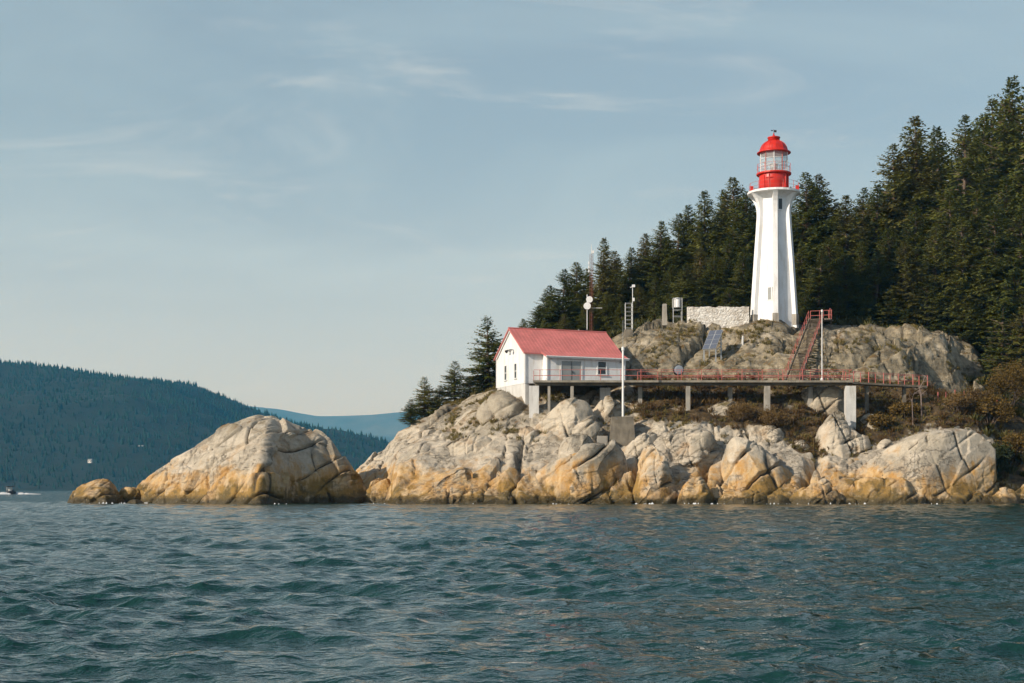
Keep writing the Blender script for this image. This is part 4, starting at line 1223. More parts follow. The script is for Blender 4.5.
# ------------------------------------------------------------------ walkway on piers
def railing_run(root, pts, step, hgt, rails, prad=0.045, rrad=0.04, name='railing', thick=None):
    """rails along a polyline with a post every step; each post its own sub-part"""
    pts = [np.array(p, float) for p in pts]
    g = MB()
    for k, h in enumerate(rails):
        g.tube([p + ZD * h for p in pts], (thick or {}).get(k, rrad), 6)
    rl = g.build(name, RAILRED, root)
    seg = [np.linalg.norm(pts[i + 1] - pts[i]) for i in range(len(pts) - 1)]
    tot = sum(seg); n = max(1, int(round(tot / step)))
    for k in range(n + 1):
        d = tot * k / n; i = 0
        while i < len(seg) - 1 and d > seg[i] + 1e-6:
            d -= seg[i]; i += 1
        p = pts[i] + (pts[i + 1] - pts[i]) * min(1, d / seg[i])
        MB().tube([p - ZD * 0.05, p + ZD * hgt], prad, 6).build('post', RAILRED, rl)
    return rl


def build_walkway():
    r = empty('walkway', (18, 150.2, 9.0), 'long flat concrete walkway on piers with red railings leading from the house', 'walkway')
    zt = DECKZ
    poly = [(2.2, 149.0), (35.75, 149.0), (35.75, 151.7), (13.2, 151.7), (12.3, 154.1), (2.5, 150.9)]
    MB().prism([(x, y, zt - 0.22) for x, y in poly], (0, 0, 0.22)).build('deck_slab', DECKC, r)
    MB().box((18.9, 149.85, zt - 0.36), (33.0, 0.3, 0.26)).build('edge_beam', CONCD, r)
    def pier(px, Yp, w, bottom, mat, nm='pier'):
        x = (px - CX) / F * Yp
        zb_ = min(CAMZ + (HY - bottom) * Yp / F - 0.5, gz(x - w / 2, Yp - w / 2) - 0.5, gz(x + w / 2, Yp - w / 2) - 0.5)
        MB().prism([(x - w * 0.54, Yp - w * .5, zb_), (x + w * 0.54, Yp - w * .5, zb_), (x + w * 0.54, Yp + w * .5, zb_), (x - w * 0.54, Yp + w * .5, zb_)], (0, 0, zt - 0.57 - zb_ - 0.002)).build(nm, mat, r)
    pier(534, 149.5, 0.95, 410, CONCP)
    for (px, w, bot) in ((572, 0.30, 400), (549, 0.25, 400), (688, 0.4, 396), (767, 0.55, 408), (850, 0.95, 414)):
        pier(px, 149.6, w, bot, CONC if px != 850 else CONCP)
    pier(605, 152.3, 1.0, 395, CONCP)
    pier(640, 151.2, 0.4, 392, CONC)
    pier(730, 151.2, 0.4, 392, CONC)
    pier(810, 151.2, 0.45, 398, CONC)
    railing_run(r, [(2.3, 150.6, zt), (2.3, 149.1, zt), (35.65, 149.1, zt), (35.65, 150.3, zt)], 2.1, 1.12, (1.10, 0.50), 0.036, 0.026, thick={1: 0.036})
    railing_run(r, [(13.4, 151.6, zt), (28.4, 151.6, zt)], 2.1, 1.12, (1.10, 0.50), 0.036, 0.028)
    railing_run(r, [(31.8, 151.6, zt), (35.6, 151.6, zt)], 1.9, 1.12, (1.10, 0.50), 0.036, 0.028)
    MB().tube([(13.3, 149.35, zt + 0.36), (35.5, 149.35, zt + 0.36)], 0.045, 8).build('pipe', RAILRED, r)


build_walkway()


def build_side_path():
    r = empty('footbridge', (40, 153, 10), 'narrow dark footbridge with red posts continuing right from the walkway end', 'footbridge')
    pts = [(35.9, 151.2, DECKZ - 0.05), (40.0, 152.6, DECKZ - 0.15), (44.6, 154.2, DECKZ - 0.25)]
    for i in range(2):
        a, b_ = np.array(pts[i]), np.array(pts[i + 1])
        d = (b_ - a); d /= np.linalg.norm(d); w = np.cross(ZD, d)
        MB().prism([a - w * 0.7, a + w * 0.7, a + w * 0.7 - ZD * 0.2, a - w * 0.7 - ZD * 0.2], b_ - a).build('deck_slab', CONCD, r)
    for (x, y) in ((37.9, 151.9), (42.3, 153.4)):
        g0 = gz(x, y) - 0.4
        MB().box((x, y, (g0 + DECKZ - 0.36) / 2), (0.35, 0.35, DECKZ - 0.36 - g0)).build('pier', CONCD, r)
    off = np.array([0.33, -0.62, 0]) * 0.9
    railing_run(r, [np.array(p) + off for p in pts], 1.75, 1.15, (1.1,), 0.05, 0.024)
    railing_run(r, [np.array(p) - off for p in pts], 1.75, 1.15, (1.1, 0.55), 0.045, 0.024)


build_side_path()
FP = [(938, 384, 155), (946, 386, 155.6), (955, 389, 156.2), (964, 392, 156.8), (972, 395, 157.5), (981, 397, 158.3), (989, 399, 159), (997, 402, 159.8)]
for k, (px, py, Y) in enumerate(FP):
    x = (px - CX) / F * Y
    g0 = gz(x, Y)
    zt_ = g0 + 1.15
    o = MB().tube([(x, Y, g0 - 0.3), (x, Y, zt_)], 0.06, 6).build('fence_post', RAILRED, loc=(x, Y, g0))
    tag(o, 'thin red post in the row descending through dark scrub beyond the footbridge', 'post', 'red path posts below the rock dome')


def build_stairs():
    a = np.array([29.9, 152.0, DECKZ]); b_ = np.array([35.4, 165.6, CAMZ + (HY - 319) * 165.6 / F])
    r = empty('staircase', tuple(a), 'steep wooden staircase with red handrails climbing from walkway to the summit', 'staircase')
    d = b_ - a; hd = np.array([d[0], d[1], 0]); hl = np.linalg.norm(hd); hd /= hl
    w = np.array([hd[1], -hd[0], 0]); W = 0.72
    for sgn in (-1, 1):
        p0 = a + w * sgn * W; p1 = b_ + w * sgn * W
        n = np.array([0, 0, 0.19])
        MB().prism([p0 - n, p1 - n, p1 + n, p0 + n], w * 0.09 * sgn).build('stringer', WOOD, r)
    ns = 44
    for k in range(ns):
        c = a + d * (k + 0.5) / ns
        MB().box(c + ZD * 0.03, (0.30, 2 * W - 0.02, 0.05), np.stack([hd, w, ZD])).build('step', WOOD, r)
    # landing
    lc = b_ + hd * 0.9 + w * 0.35
    A = np.stack([hd, w, ZD])
    MB().box(lc - ZD * 0.05, (1.8, 2.6, 0.14), A).build('landing', WOOD, r)
    for q in (0.25, 0.5, 0.75, 0.98):
        c = a + d * q
        for sgn in (-1, 1):
            p = c + w * sgn * (W + 0.045)
            g0 = gz(p[0], p[1]) - 0.3
            if g0 < p[2] - 0.3:
                MB().tube([(p[0], p[1], g0), (p[0], p[1], p[2] - 0.2)], 0.06, 6).build('support', WOOD, r)
    for sgn in (-1, 1):
        railing_run(r, [a + w * sgn * (W + 0.13), b_ + w * sgn * (W + 0.13)], 1.5, 1.0, (1.0, 0.55), 0.028, 0.026, 'handrail')
    zl = lc + ZD * 0.02
    railing_run(r, [zl + w * -1.3 - hd * -0.0 + hd * 0.85, zl + w * 1.25 + hd * 0.85, zl + w * 1.25 - hd * 0.85], 0.95, 1.15, (1.15, 0.6), 0.04, 0.03, 'landing_railing')
    for sgn in (-1, 1):
        p = lc + w * sgn * 1.1 + hd * 0.8
        g0 = gz(p[0], p[1]) - 0.3
        if g0 < lc[2] - 0.2:
            MB().tube([(p[0], p[1], g0), (p[0], p[1], lc[2] - 0.12)], 0.07, 6).build('support', WOOD, r)


build_stairs()

# ------------------------------------------------------------------ masts, wall, tank, panel
def build_small():
    # white mast on concrete block
    Yb = 146.0; x = (622 - CX) / F * Yb
    zt = CAMZ + (HY - 417) * Yb / F; zb = CAMZ + (HY - 446) * Yb / F - 0.4
    m = MB(); V = []
    for (z, w0, w1, dd) in ((zb, 1.45, 1.35, 1.2), (zt, 1.08, 1.08, 0.95)):
        V += [(x - w0, Yb - dd, z), (x + w1, Yb - dd, z), (x + w1, Yb + dd, z), (x - w0, Yb + dd, z)]
    m.add(V, [(0, 3, 2, 1), (4, 5, 6, 7), (0, 1, 5, 4), (1, 2, 6, 5), (2, 3, 7, 6), (3, 0, 4, 7)])
    tag(m.build('concrete_block', CONCD, loc=(x, Yb, zb)), 'weathered concrete block footing under the tall white mast below the house', 'block')
    r = empty('mast', (x + 0.1, Yb, zt), 'tall white mast with thin whip aerial standing on the concrete block', 'mast')
    z1 = CAMZ + (HY - 349) * Yb / F; z2 = CAMZ + (HY - 320) * Yb / F
    MB().tube([(x + .1, Yb, zt), (x + .1, Yb, z1)], [0.125, 0.10], 10).build('pole', WHITE, r)
    MB().tube([(x + .1, Yb, z1 - 0.15), (x + .1, Yb, z1 + 0.22)], 0.16, 10).build('collar', WHITE, r)
    MB().tube([(x + .1, Yb, z1 + 0.2), (x + .1, Yb, z2)], [0.035, 0.018], 6).build('whip_aerial', GREY, r)
    # small concrete footings below the mast block
    for (px, py, Yf, s, lab) in ((602, 441, 144, 0.85, 'low square concrete footing left of the mast block, lower down the slope'), (592, 433, 145.2, 0.6, 'smaller concrete stub beside the boulders left of the mast block')):
        p = at(px, py, Yf)
        o = MB().prism([p + (-s * .6, -s * .5, -1.0), p + (s * .6, -s * .5, -1.0), p + (s * .6, s * .5, -1.0), p + (-s * .6, s * .5, -1.0)], (0.03, 0, 1.0 + s * 0.6)).build('concrete_footing', CONC, loc=tuple(p))
        tag(o, lab, 'footing')
    # lamp pole on the walkway
    Yp = 150.4; x = (822 - CX) / F * Yp
    r = empty('lamp_pole', (x, Yp, DECKZ), 'slim white pole standing on the walkway right of the staircase', 'pole')
    MB().tube([(x, Yp, DECKZ), (x, Yp, CAMZ + (HY - 312) * Yp / F)], [0.055, 0.045], 8).build('pole', WHITE, r)
    MB().lathe((x, Yp, DECKZ), [(0.22, 0), (0.22, 0.1), (0.12, 0.32), (0.09, 0.5)], 12).build('base_plate', WHITE, r)
    MB().lathe((x, Yp, CAMZ + (HY - 312) * Yp / F), [(0.06, -0.05), (0.11, 0), (0.11, 0.2), (0.03, 0.27)], 10).build('lamp_head', WHITE, r)
    # white stone wall, left of the tower
    Yw = 167.3
    x0, x1 = (687.5 - CX) / F * Yw, (749 - CX) / F * Yw
    z0, z1 = CAMZ + (HY - 331) * Yw / F, CAMZ + (HY - 306.8) * Yw / F
    nx, nz = 90, 28
    rs = np.random.RandomState(3)
    g = []
    xs = np.linspace(x0, x1, nx); zs = np.linspace(z0, z1, nz)
    P = np.array([(xx, Yw, zz1) for xx in xs for zz1 in zs])
    F1, F2, D, rn = voronoi(np.stack([P[:, 0] / 0.55, P[:, 1] * 0, P[:, 2] / 0.3], 1), 33)
    P[:, 1] -= np.clip((F2 - F1) * 0.35, 0, 0.05) + (rn[:, 0] - 0.5) * 0.035
    P[:, 2] += (np.arange(len(P)) % nz == nz - 1) * (fbm(P, 0.7, 2, 4) * 0.10)
    Q = P.copy(); Q[:, 1] = Yw + 0.55
    n = len(P); f = [tuple(int(v) for v in q[::1]) for q in grid_faces(nx, nz)]
    f += [tuple(n + v for v in q[::-1]) for q in f]
    def idx(i, j): return i * nz + j
    for i in range(nx - 1):
        f.append((idx(i, nz - 1), idx(i + 1, nz - 1), n + idx(i + 1, nz - 1), n + idx(i, nz - 1)))
    for j in range(nz - 1):
        for i in (0, nx - 1):
            f.append((idx(i, j), idx(i, j + 1), n + idx(i, j + 1), n + idx(i, j)))
    o = mesh_obj('stone_wall', np.vstack([P, Q]), f, STONEW, loc=((x0 + x1) / 2, Yw, z0))
    tag(o, 'low whitewashed rubble stone wall running left from the tower foot', 'wall')
    # ladder tower with thin mast
    Yl = 170.0; xl, xr = (625.3 - CX) / F * Yl, (631.8 - CX) / F * Yl
    zb, zt = CAMZ + (HY - 331) * Yl / F, CAMZ + (HY - 303) * Yl / F
    r = empty('ladder_tower', ((xl + xr) / 2, Yl, zb), 'small steel ladder tower with thin mast on the rock above the house', 'tower')
    MB().box(((xl + xr) / 2, Yl, zb - 0.4), (1.0, 1.0, 1.1)).build('base_plate', CONCD, r)
    fr = MB()
    for (xx, yy) in ((xl, Yl - .35), (xr, Yl - .35), (xl, Yl + .35), (xr, Yl + .35)):
        fr.tube([(xx, yy, zb), (xx, yy, zt)], 0.032, 6)
    for k in range(7):
        zk = zb + 0.35 + (zt - zb - 0.4) * k / 6
        for yy in (Yl - .35, Yl + .35):
            fr.tube([(xl, yy, zk), (xr, yy, zk)], 0.026, 5)
        for xx in (xl, xr):
            fr.tube([(xx, Yl - .35, zk), (xx, Yl + .35, zk)], 0.035, 5)
    fr.build('frame', STEEL, r)
    zm = CAMZ + (HY - 287) * Yl / F
    MB().tube([(xr + .1, Yl, zb), (xr + .1, Yl, zm)], 0.05, 6).build('mast_pole', STEEL, r)
    h = MB(); h.tube([(xr - .2, Yl, zm - 0.05), (xr + .4, Yl, zm + 0.08)], 0.05, 6); h.box((xr + .2, Yl, zm + .12), (0.35, 0.3, 0.3))
    h.box((xr + .2, Yl, zm - 1.5), (0.25, 0.25, 0.4))
    h.build('instrument', WHITE, r)
    # concrete pillar and white tank on frame
    Yc = 170.0; x = (664.5 - CX) / F * Yc
    z0 = CAMZ + (HY - 323) * Yc / F; z1 = CAMZ + (HY - 304) * Yc / F
    m = MB(); V = []
    for (z, w) in ((z0 - .3, 0.30), (z0 + .5, 0.28), (z1 - .06, 0.235), (z1, 0.21)):
        V += [(x - w, Yc - w, z), (x + w, Yc - w, z), (x + w, Yc + w, z), (x - w, Yc + w, z)]
    Fs = [(0, 3, 2, 1), (12, 13, 14, 15)]
    for i in range(3):
        Fs += [(i * 4 + q, i * 4 + (q + 1) % 4, i * 4 + 4 + (q + 1) % 4, i * 4 + 4 + q) for q in range(4)]
    m.add(V, Fs)
    tag(m.build('concrete_pillar', CONC, loc=(x, Yc, z0)), 'narrow upright concrete pillar on the rock crest, left of the white tank', 'pillar')
    x = (677.3 - CX) / F * Yc; z0 = CAMZ + (HY - 321) * Yc / F; z1 = CAMZ + (HY - 298) * Yc / F
    r = empty('water_tank', (x, Yc, z0), 'white cylindrical tank on spindly steel frame left of the stone wall', 'tank')
    MB().lathe((x, Yc, 0), [(0.34, z1 - 1.15), (0.38, z1 - 1.1), (0.38, z1 - 0.1), (0.30, z1 + .02)], 20).build('tank_body', WHITE, r, False)
    for (a, b_) in ((-1, -1), (1, -1), (1, 1), (-1, 1)):
        MB().tube([(x + a * 0.52, Yc + b_ * 0.45, z0 - .3), (x + a * 0.52, Yc + b_ * 0.45, z1 - 0.05)], 0.032, 6).build('leg', STEEL, r)
    g = MB()
    for zz1 in (z1 - 0.06, z1 - 1.45, z0 + 0.55):
        for (a, b_, c, d) in ((-1, -1, 1, -1), (1, -1, 1, 1), (1, 1, -1, 1), (-1, 1, -1, -1)):
            g.tube([(x + a * 0.52, Yc + b_ * 0.45, zz1), (x + c * 0.52, Yc + d * 0.45, zz1)], 0.035, 5)
    g.build('frame', STEEL, r)
    # solar panel array
    c0 = at(702.3, 349.5, 160.5)
    fd = np.array([-0.62, -0.785, 0]); wd = np.array([0.785, -0.62, 0])
    up = -fd * 1.65 + ZD * 2.25; ul = np.linalg.norm(up); upn = up / ul; nn = np.cross(wd, upn); nn /= np.linalg.norm(nn)
    if nn @ fd < 0: nn = -nn
    Wp = 1.75
    r = empty('solar_panel', tuple(c0 + wd * .8 - ZD * 1), 'tilted two column solar panel on a grey stand, on the rock slope', 'solar panel')
    A = np.stack([wd, upn, nn])
    pb = MB().box(c0 + wd * Wp / 2 + up / 2, (Wp, ul, 0.06), A).build('panel_frame', STEEL, r)
    for i in range(2):
        for j in range(4):
            MB().box(c0 + wd * (Wp * (i + .5) / 2) + upn * (ul * (j + .5) / 4) + nn * 0.035, (Wp / 2 - 0.09, ul / 4 - 0.05, 0.02), A).build('solar_module', CELL, pb)
    for (i, t) in ((0.08, 0.04), (0.95, 0.04), (0.08, 0.75), (0.95, 0.75)):
        p = c0 + wd * Wp * i + up * t - nn * 0.08
        g0 = min(gz(p[0], p[1]) - 0.3, p[2] - 0.9)
        MB().box((p[0], p[1], (g0 + p[2]) / 2), (0.13, 0.13, p[2] - g0)).build('leg', STEEL, r)
    bs = MB()
    bs.tube([c0 + wd * .1 + up * .04 - nn * .1 - ZD * .1, c0 + wd * Wp * .95 + up * .04 - nn * .1 - ZD * .1], 0.05, 6)
    bs.tube([c0 + wd * Wp * .95 + up * .04 - nn * .1 - ZD * .3, c0 + wd * Wp * .95 + up * .75 - nn * .1 - ZD * 1.2], 0.045, 6)
    bs.build('brace', STEEL, r)
    # grey drum behind the rail
    Yd = 153.0; p = at(678.5, 370, Yd)
    m = MB(); m.tube([(p[0], Yd - .32, p[2]), (p[0], Yd + .5, p[2])], 0.56, 24)
    r = empty('steel_drum', (p[0], Yd, p[2] - .56), 'round blue grey drum lying on its side behind the walkway rail', 'drum')
    m.build('drum_body', DARK, r)
    MB().lathe((0, 0, 0), [(0.02, 0), (0.46, 0.0), (0.46, 0.04), (0.02, 0.09)], 24)
    lid = MB(); lid.tube([(p[0], Yd - .30, p[2]), (p[0], Yd - .36, p[2]), (p[0], Yd - .40, p[2])], [0.49, 0.48, 0.30], 24)
    lid.build('lid', painted('blue_grey_lid', (0.22, 0.25, 0.29), 0.5), r)
    # comms mast behind the house
    Ym = 172.0; x = (591.5 - CX) / F * Ym
    zb = gz(x, Ym) - .3; zt = CAMZ + (HY - 254) * Ym / F
    r = empty('radio_mast', (x, Ym, zb), 'thin red lattice radio mast with white dishes behind the house roof', 'mast')
    g = MB(); w = 0.22
    leg = [np.array([x + w * cos(t), Ym + w * sin(t), 0]) for t in (radians(-90), radians(30), radians(150))]
    for p in leg: g.tube([p + ZD * zb, p + ZD * zt], 0.02, 5)
    nk = 26
    for k in range(nk):
        za, zc = zb + (zt - zb) * k / nk, zb + (zt - zb) * (k + 1) / nk
        for i in range(3):
            g.tube([leg[i] + ZD * za, leg[(i + 1) % 3] + ZD * zc], 0.012, 4)
    g.build('lattice', painted('mast_red', (0.20, 0.065, 0.045), 0.7), r)
    def dish(px, py, rad):
        q = at(px, py, Ym - 0.5)
        d = MB().tube([q + (0, 0.25, 0), q, q - (0, 0.12, 0)], [rad * .6, rad, rad * .97], 18)
        d.build('dish', WHITE, r)
    dish(589.5, 299.5, 0.40); dish(587.2, 306, 0.44)
    p2 = MB()
    p2.tube([(x - 0.55, Ym - .4, CAMZ + (HY - 330) * Ym / F), (x - 0.55, Ym - .4, CAMZ + (HY - 295) * Ym / F)], 0.05, 6)
    p2.tube([(x - .1, Ym, CAMZ + (HY - 308) * Ym / F), (x + 1.3, Ym, CAMZ + (HY - 308) * Ym / F)], 0.035, 6)
    for py in (267, 271, 263):
        p2.box(at(588.8, py, Ym), (0.14, 0.14, 0.35))
    p2.box(at(593, 252, Ym), (0.25, 0.25, 0.35))
    p2.tube([(x, Ym, zt), (x, Ym, zt + 1.2)], 0.03, 5)
    p2.build('aerial', WHITE, r)
    # stake
    xs_, Ys_ = (742.5 - CX) / F * 162.5, 162.5
    g0 = gz(xs_, Ys_)
    o = MB().tube([(xs_, Ys_, g0 - .2), (xs_ + .05, Ys_, g0 + 0.95)], [0.14, 0.12], 8).build('stake', CONCP, loc=(xs_, Ys_, g0))
    tag(o, 'short pale stub post on the rock slope right of the solar panel', 'post')
    # dead snags
    for (pts, rad, lab, px0) in (([(922, 404, 152), (921, 394, 152), (919.5, 388, 151.9), (923, 382, 151.8), (925, 376, 151.7)], 0.075, 'pale twisted dead trunk standing in scrub below the footbridge', 0),
                                 ([(913, 408, 151), (912, 400, 151), (914, 394, 151), (918, 391, 151), (920, 395, 151)], 0.045, 'low bent grey dead branch arching over the scrub', 0)):
        P = [at(*p) for p in pts]
        g0 = gz(P[0][0], P[0][1]); P[0][2] = min(P[0][2], g0 - 0.2)
        r = empty('dead_snag', tuple(P[0]), lab, 'dead tree')
        MB().tube(P, [rad, rad * .9, rad * .75, rad * .6, rad * .3], 7).build('trunk', painted('bleached_wood', (0.24, 0.18, 0.15), 0.85), r)
        b_ = MB(); rq = np.random.RandomState(int(P[0][0] * 10))
        for k in range(11):
            q = P[1 + k % 4]
            dv = np.array([rq.randn(), rq.randn() * 0.6, 0.35 + 0.5 * rq.randn()]); dv /= np.linalg.norm(dv)
            l = 0.35 + 0.6 * rq.rand()
            m_ = q + dv * l * .5 + np.array([0, 0, 0.1 * rq.randn()])
            e_ = m_ + (dv + 0.6 * rq.randn(3)) * l * .4
            b_.tube([q, m_, e_], [rad * .5, rad * .35, 0.008], 4)
            b_.tube([m_, m_ + (dv + 0.9 * rq.randn(3)) * l * .35], [rad * .3, 0.006], 4)
        b_.build('limb', bpy.data.materials['bleached_wood'], r)


build_small()


def build_boat():
    Yb = 430.0; s = Yb / F
    x = (10.2 - CX) * s
    r = empty('motorboat', (x, Yb, 0), 'small dark motorboat with black canopy throwing white wake at far left', 'boat')
    # hull heading away and to the left
    hd = np.array([-0.55, 0.83, 0]); w = np.array([0.83, 0.55, 0])
    o = np.array([x, Yb, 0])
    V, Fs = [], []
    st = [(-2.8, 1.1, 0.85), (-1.0, 1.15, 0.9), (1.0, 1.05, 1.0), (2.4, 0.6, 1.2), (3.1, 0.06, 1.35)]
    for (l, hw, top) in st:
        for (a, z) in ((-1, top), (-0.8, 0.1), (0, -0.3), (0.8, 0.1), (1, top)):
            V.append(o + hd * l + w * a * hw + ZD * z)
    for i in range(len(st) - 1):
        for k in range(4):
            Fs.append((i * 5 + k, i * 5 + k + 1, i * 5 + 5 + k + 1, i * 5 + 5 + k))
        Fs.append((i * 5 + 4, i * 5, i * 5 + 5, i * 5 + 9))
    Fs.append((0, 1, 2, 3, 4))
    MB().add(V, Fs).build('hull', DARK, r)
    A = np.stack([hd, w, ZD])
    MB().box(o + hd * 0.2 + ZD * 2.35, (2.6, 2.1, 0.22), A).build('canopy', DARK, r)
    for a in (-1, 1):
        for l in (-1.0, 1.3):
            MB().tube([o + hd * l + w * a * 0.95 + ZD * 0.8, o + hd * (l - .1) + w * a * 0.95 + ZD * 2.3], 0.06, 6).build('canopy_post', DARK, r)
    MB().tube([o + hd * -1.0 + w * 0.9 + ZD * 2.3, o + hd * -1.9 + w * 0.9 + ZD * 2.9], 0.07, 5).build('rod_holder', DARK, r)
    MB().box(o + hd * 1.0 + ZD * 1.65, (0.08, 1.8, 1.1), A).build('windscreen', painted('pale_windscreen', (0.62, 0.68, 0.68), 0.3), r)
    MB().box(o + hd * 0.4 + ZD * 1.15, (0.7, 0.6, 0.7), A).build('helm_seat', WHITE, r)
    MB().box(o + hd * -3.0 + ZD * 0.75, (0.5, 0.5, 1.1), A).build('outboard_motor', DARK, r)
    # wake
    rs = np.random.RandomState(2)
    V, Fs = [], []
    n = 0
    for k in range(240):
        t = rs.rand()
        side = rs.choice([-1, 1])
        p = o - hd * (-2.5 + 16 * t) + w * side * (1.1 + 4.0 * t + rs.randn() * 0.5)
        sz = 0.9 * (1 - 0.6 * t) * (0.5 + rs.rand())
        hgt = 0.75 * (1 - t) * rs.rand() + 0.08
        for q in range(5):
            a = q * 2 * pi / 5 + rs.rand()
            V.append(p + np.array([sz * cos(a), sz * sin(a), -0.05]))
        V.append(p + ZD * hgt)
        Fs += [(n + q, n + (q + 1) % 5, n + 5) for q in range(5)]
        n += 6
    o2 = mesh_obj('wake_foam', np.array(V), np.array(Fs), FOAM, smooth=True)
    tag(o2, 'white foam wake around the small motorboat', None, None, 'stuff')


build_boat()

# ------------------------------------------------------------------ trees
def conifer_meshes(name, seed, Ht, wid, base, dens, droop, gap=0.0, leaf=1.0):
    rs = np.random.RandomState(seed)
    tr = MB()
    lean = rs.randn(2) * 0.012
    def axis(z): return np.array([lean[0] * z + 0.12 * sin(z * 0.3 + seed), lean[1] * z + 0.1 * cos(z * 0.27 + seed), z])
    zs = np.linspace(-1.0, Ht, 14)
    r0 = 0.012 * Ht + 0.05
    tr.tube([axis(z) for z in zs], [max(0.02, r0 * (1 - max(z, 0) / Ht) ** 0.8) for z in zs], 7)
    V, Fs = [], []
    n = 0
    nb = int(dens * Ht)
    lob = rs.rand(12, 8)
    for k in range(nb):
        t = (k + rs.rand()) / nb
        f = base + (1 - base) * (t ** 0.92)
        z = f * Ht
        az = k * 2.399 + rs.randn() * 0.5
        rel = 1 - f
        prof = min(rel ** 0.9 * 1.3, 0.62 + 0.25 * rel) * min(1.0, 0.45 + (f - base) * 5) + 0.012
        lo = lob[int(f * 11.99), int((az % (2 * pi)) / (2 * pi) * 7.99)]
        if lo < gap and f < 0.9 and rs.rand() < 0.7: continue
        Lb = wid * prof * (0.48 + 0.72 * lo + 0.34 * rs.rand())
        Lb = max(Lb, 0.25)
        el = (0.85 * f ** 2 - droop * (1 - f)) + rs.randn() * 0.12
        hd = np.array([cos(az), sin(az), 0])
        p0 = axis(z)
        if Lb > 1.0:
            tr.tube([p0, p0 + hd * Lb * .5 + ZD * Lb * .5 * math.tan(el) * .9, p0 + hd * Lb * .9 + ZD * (Lb * .8 * math.tan(el) - 0.04 * Lb)], [0.05 + 0.008 * Lb, 0.03, 0.012], 3, False)
        stp = 0.27 * leaf
        ns = max(2, int(Lb / stp))
        for s in range(ns + 1):
            q = (s + 0.3 * rs.rand()) / max(1, ns)
            if q < 0.12: continue
            sag = -0.10 * Lb * q * q + 0.06 * Lb * q ** 4
            c = p0 + hd * Lb * q + ZD * (Lb * q * math.tan(el) * 0.9 + sag)
            tw = (0.34 * Lb * (1 - q) * (0.25 + q) + 0.34 * leaf) * (0.7 + 0.6 * rs.rand())
            for side in (-1, 1, 0):
                if side == 0 and rs.rand() < 0.45: continue
                a2 = az + side * (0.85 + 0.35 * rs.randn()) + (rs.randn() * 0.5 if side == 0 else 0)
                td = np.array([cos(a2), sin(a2), -0.28 + 0.35 * rs.randn() + 0.35 * el])
                ln = tw * (1.0 if side else 0.8)
                wv = np.cross(td, [0, 0, 1.0]); wv = wv / (np.linalg.norm(wv) + 1e-6)
                roll = rs.randn() * 0.6
                wv = wv * cos(roll) + ZD * sin(roll)
                ww = (0.065 + 0.06 * rs.rand()) * leaf + 0.04 * ln
                e = c + td * ln
                m1 = c + td * ln * 0.4
                V += [c, m1 + wv * ww, e, m1 - wv * ww - ZD * 0.05 * leaf]
                Fs.append((n, n + 1, n + 2, n + 3)); n += 4
    # leader
    V += [axis(Ht * .97) + (-.06, 0, 0), axis(Ht * .97) + (.06, 0, 0), axis(Ht) + (0, 0, 0.25 * leaf), axis(Ht * .985)]
    Fs.append((n, n + 1, n + 2, n + 3))
    V = np.array(V)
    return tr, V, np.array(Fs)


VAR = {}
for key, args in {
    'A': (1, 28, 5.4, 0.07, 17, 0.16, 0.0), 'B': (2, 28, 6.4, 0.10, 16, 0.24, 0.12), 'C': (3, 28, 4.6, 0.05, 18, 0.10, 0.05),
    'D': (4, 28, 6.0, 0.12, 14, 0.30, 0.25), 'E': (5, 28, 5.0, 0.06, 17, 0.2, 0.15), 'H': (9, 28, 5.8, 0.08, 16, 0.05, 0.2)}.items():
    VAR[key] = args + (1.0,)
for key, args in {'S': (6, 10, 2.6, 0.06, 26, 0.05, 0.22), 'T': (7, 10, 2.2, 0.08, 25, -0.05, 0.30), 'U': (8, 10, 3.0, 0.03, 24, 0.1, 0.2)}.items():
    VAR[key] = args + (0.62,)
BUILT = {}


def tree(var, px, top, Y, label, group='conifers of the headland wood', wide=1.0):
    x = (px - CX) / F * Y
    g = gz(x, Y)
    zt = CAMZ + (HY - top) * Y / F
    Ht = VAR[var][1]
    sc = (zt - g) / Ht
    root = empty('conifer_tree', (x, Y, g - 0.2), label, 'tree', group)
    rr = random.Random(px * 31 + top)
    root.rotation_euler = (rr.gauss(0, 0.022), rr.gauss(0, 0.022), rr.random() * 6.28)
    wide *= 1.28 * (0.86 + 0.34 * random.Random(px * 7 + top).random())
    root.scale = (sc ** 0.75 * wide, sc ** 0.75 * wide, sc)
    if var not in BUILT:
        s = VAR[var]
        tr, V, Fs = conifer_meshes(var, s[0], s[1], s[2], s[3], s[4], s[5], s[6], s[7])
        t = mesh_obj('trunk', tr.v, tr.f, BARK); c = mesh_obj('crown', V, Fs, FIR)
        BUILT[var] = (t, c)
        for o in (t, c): o.parent = root
    else:
        for o in BUILT[var]:
            n = o.copy(); COL.objects.link(n); n.parent = root
    return root


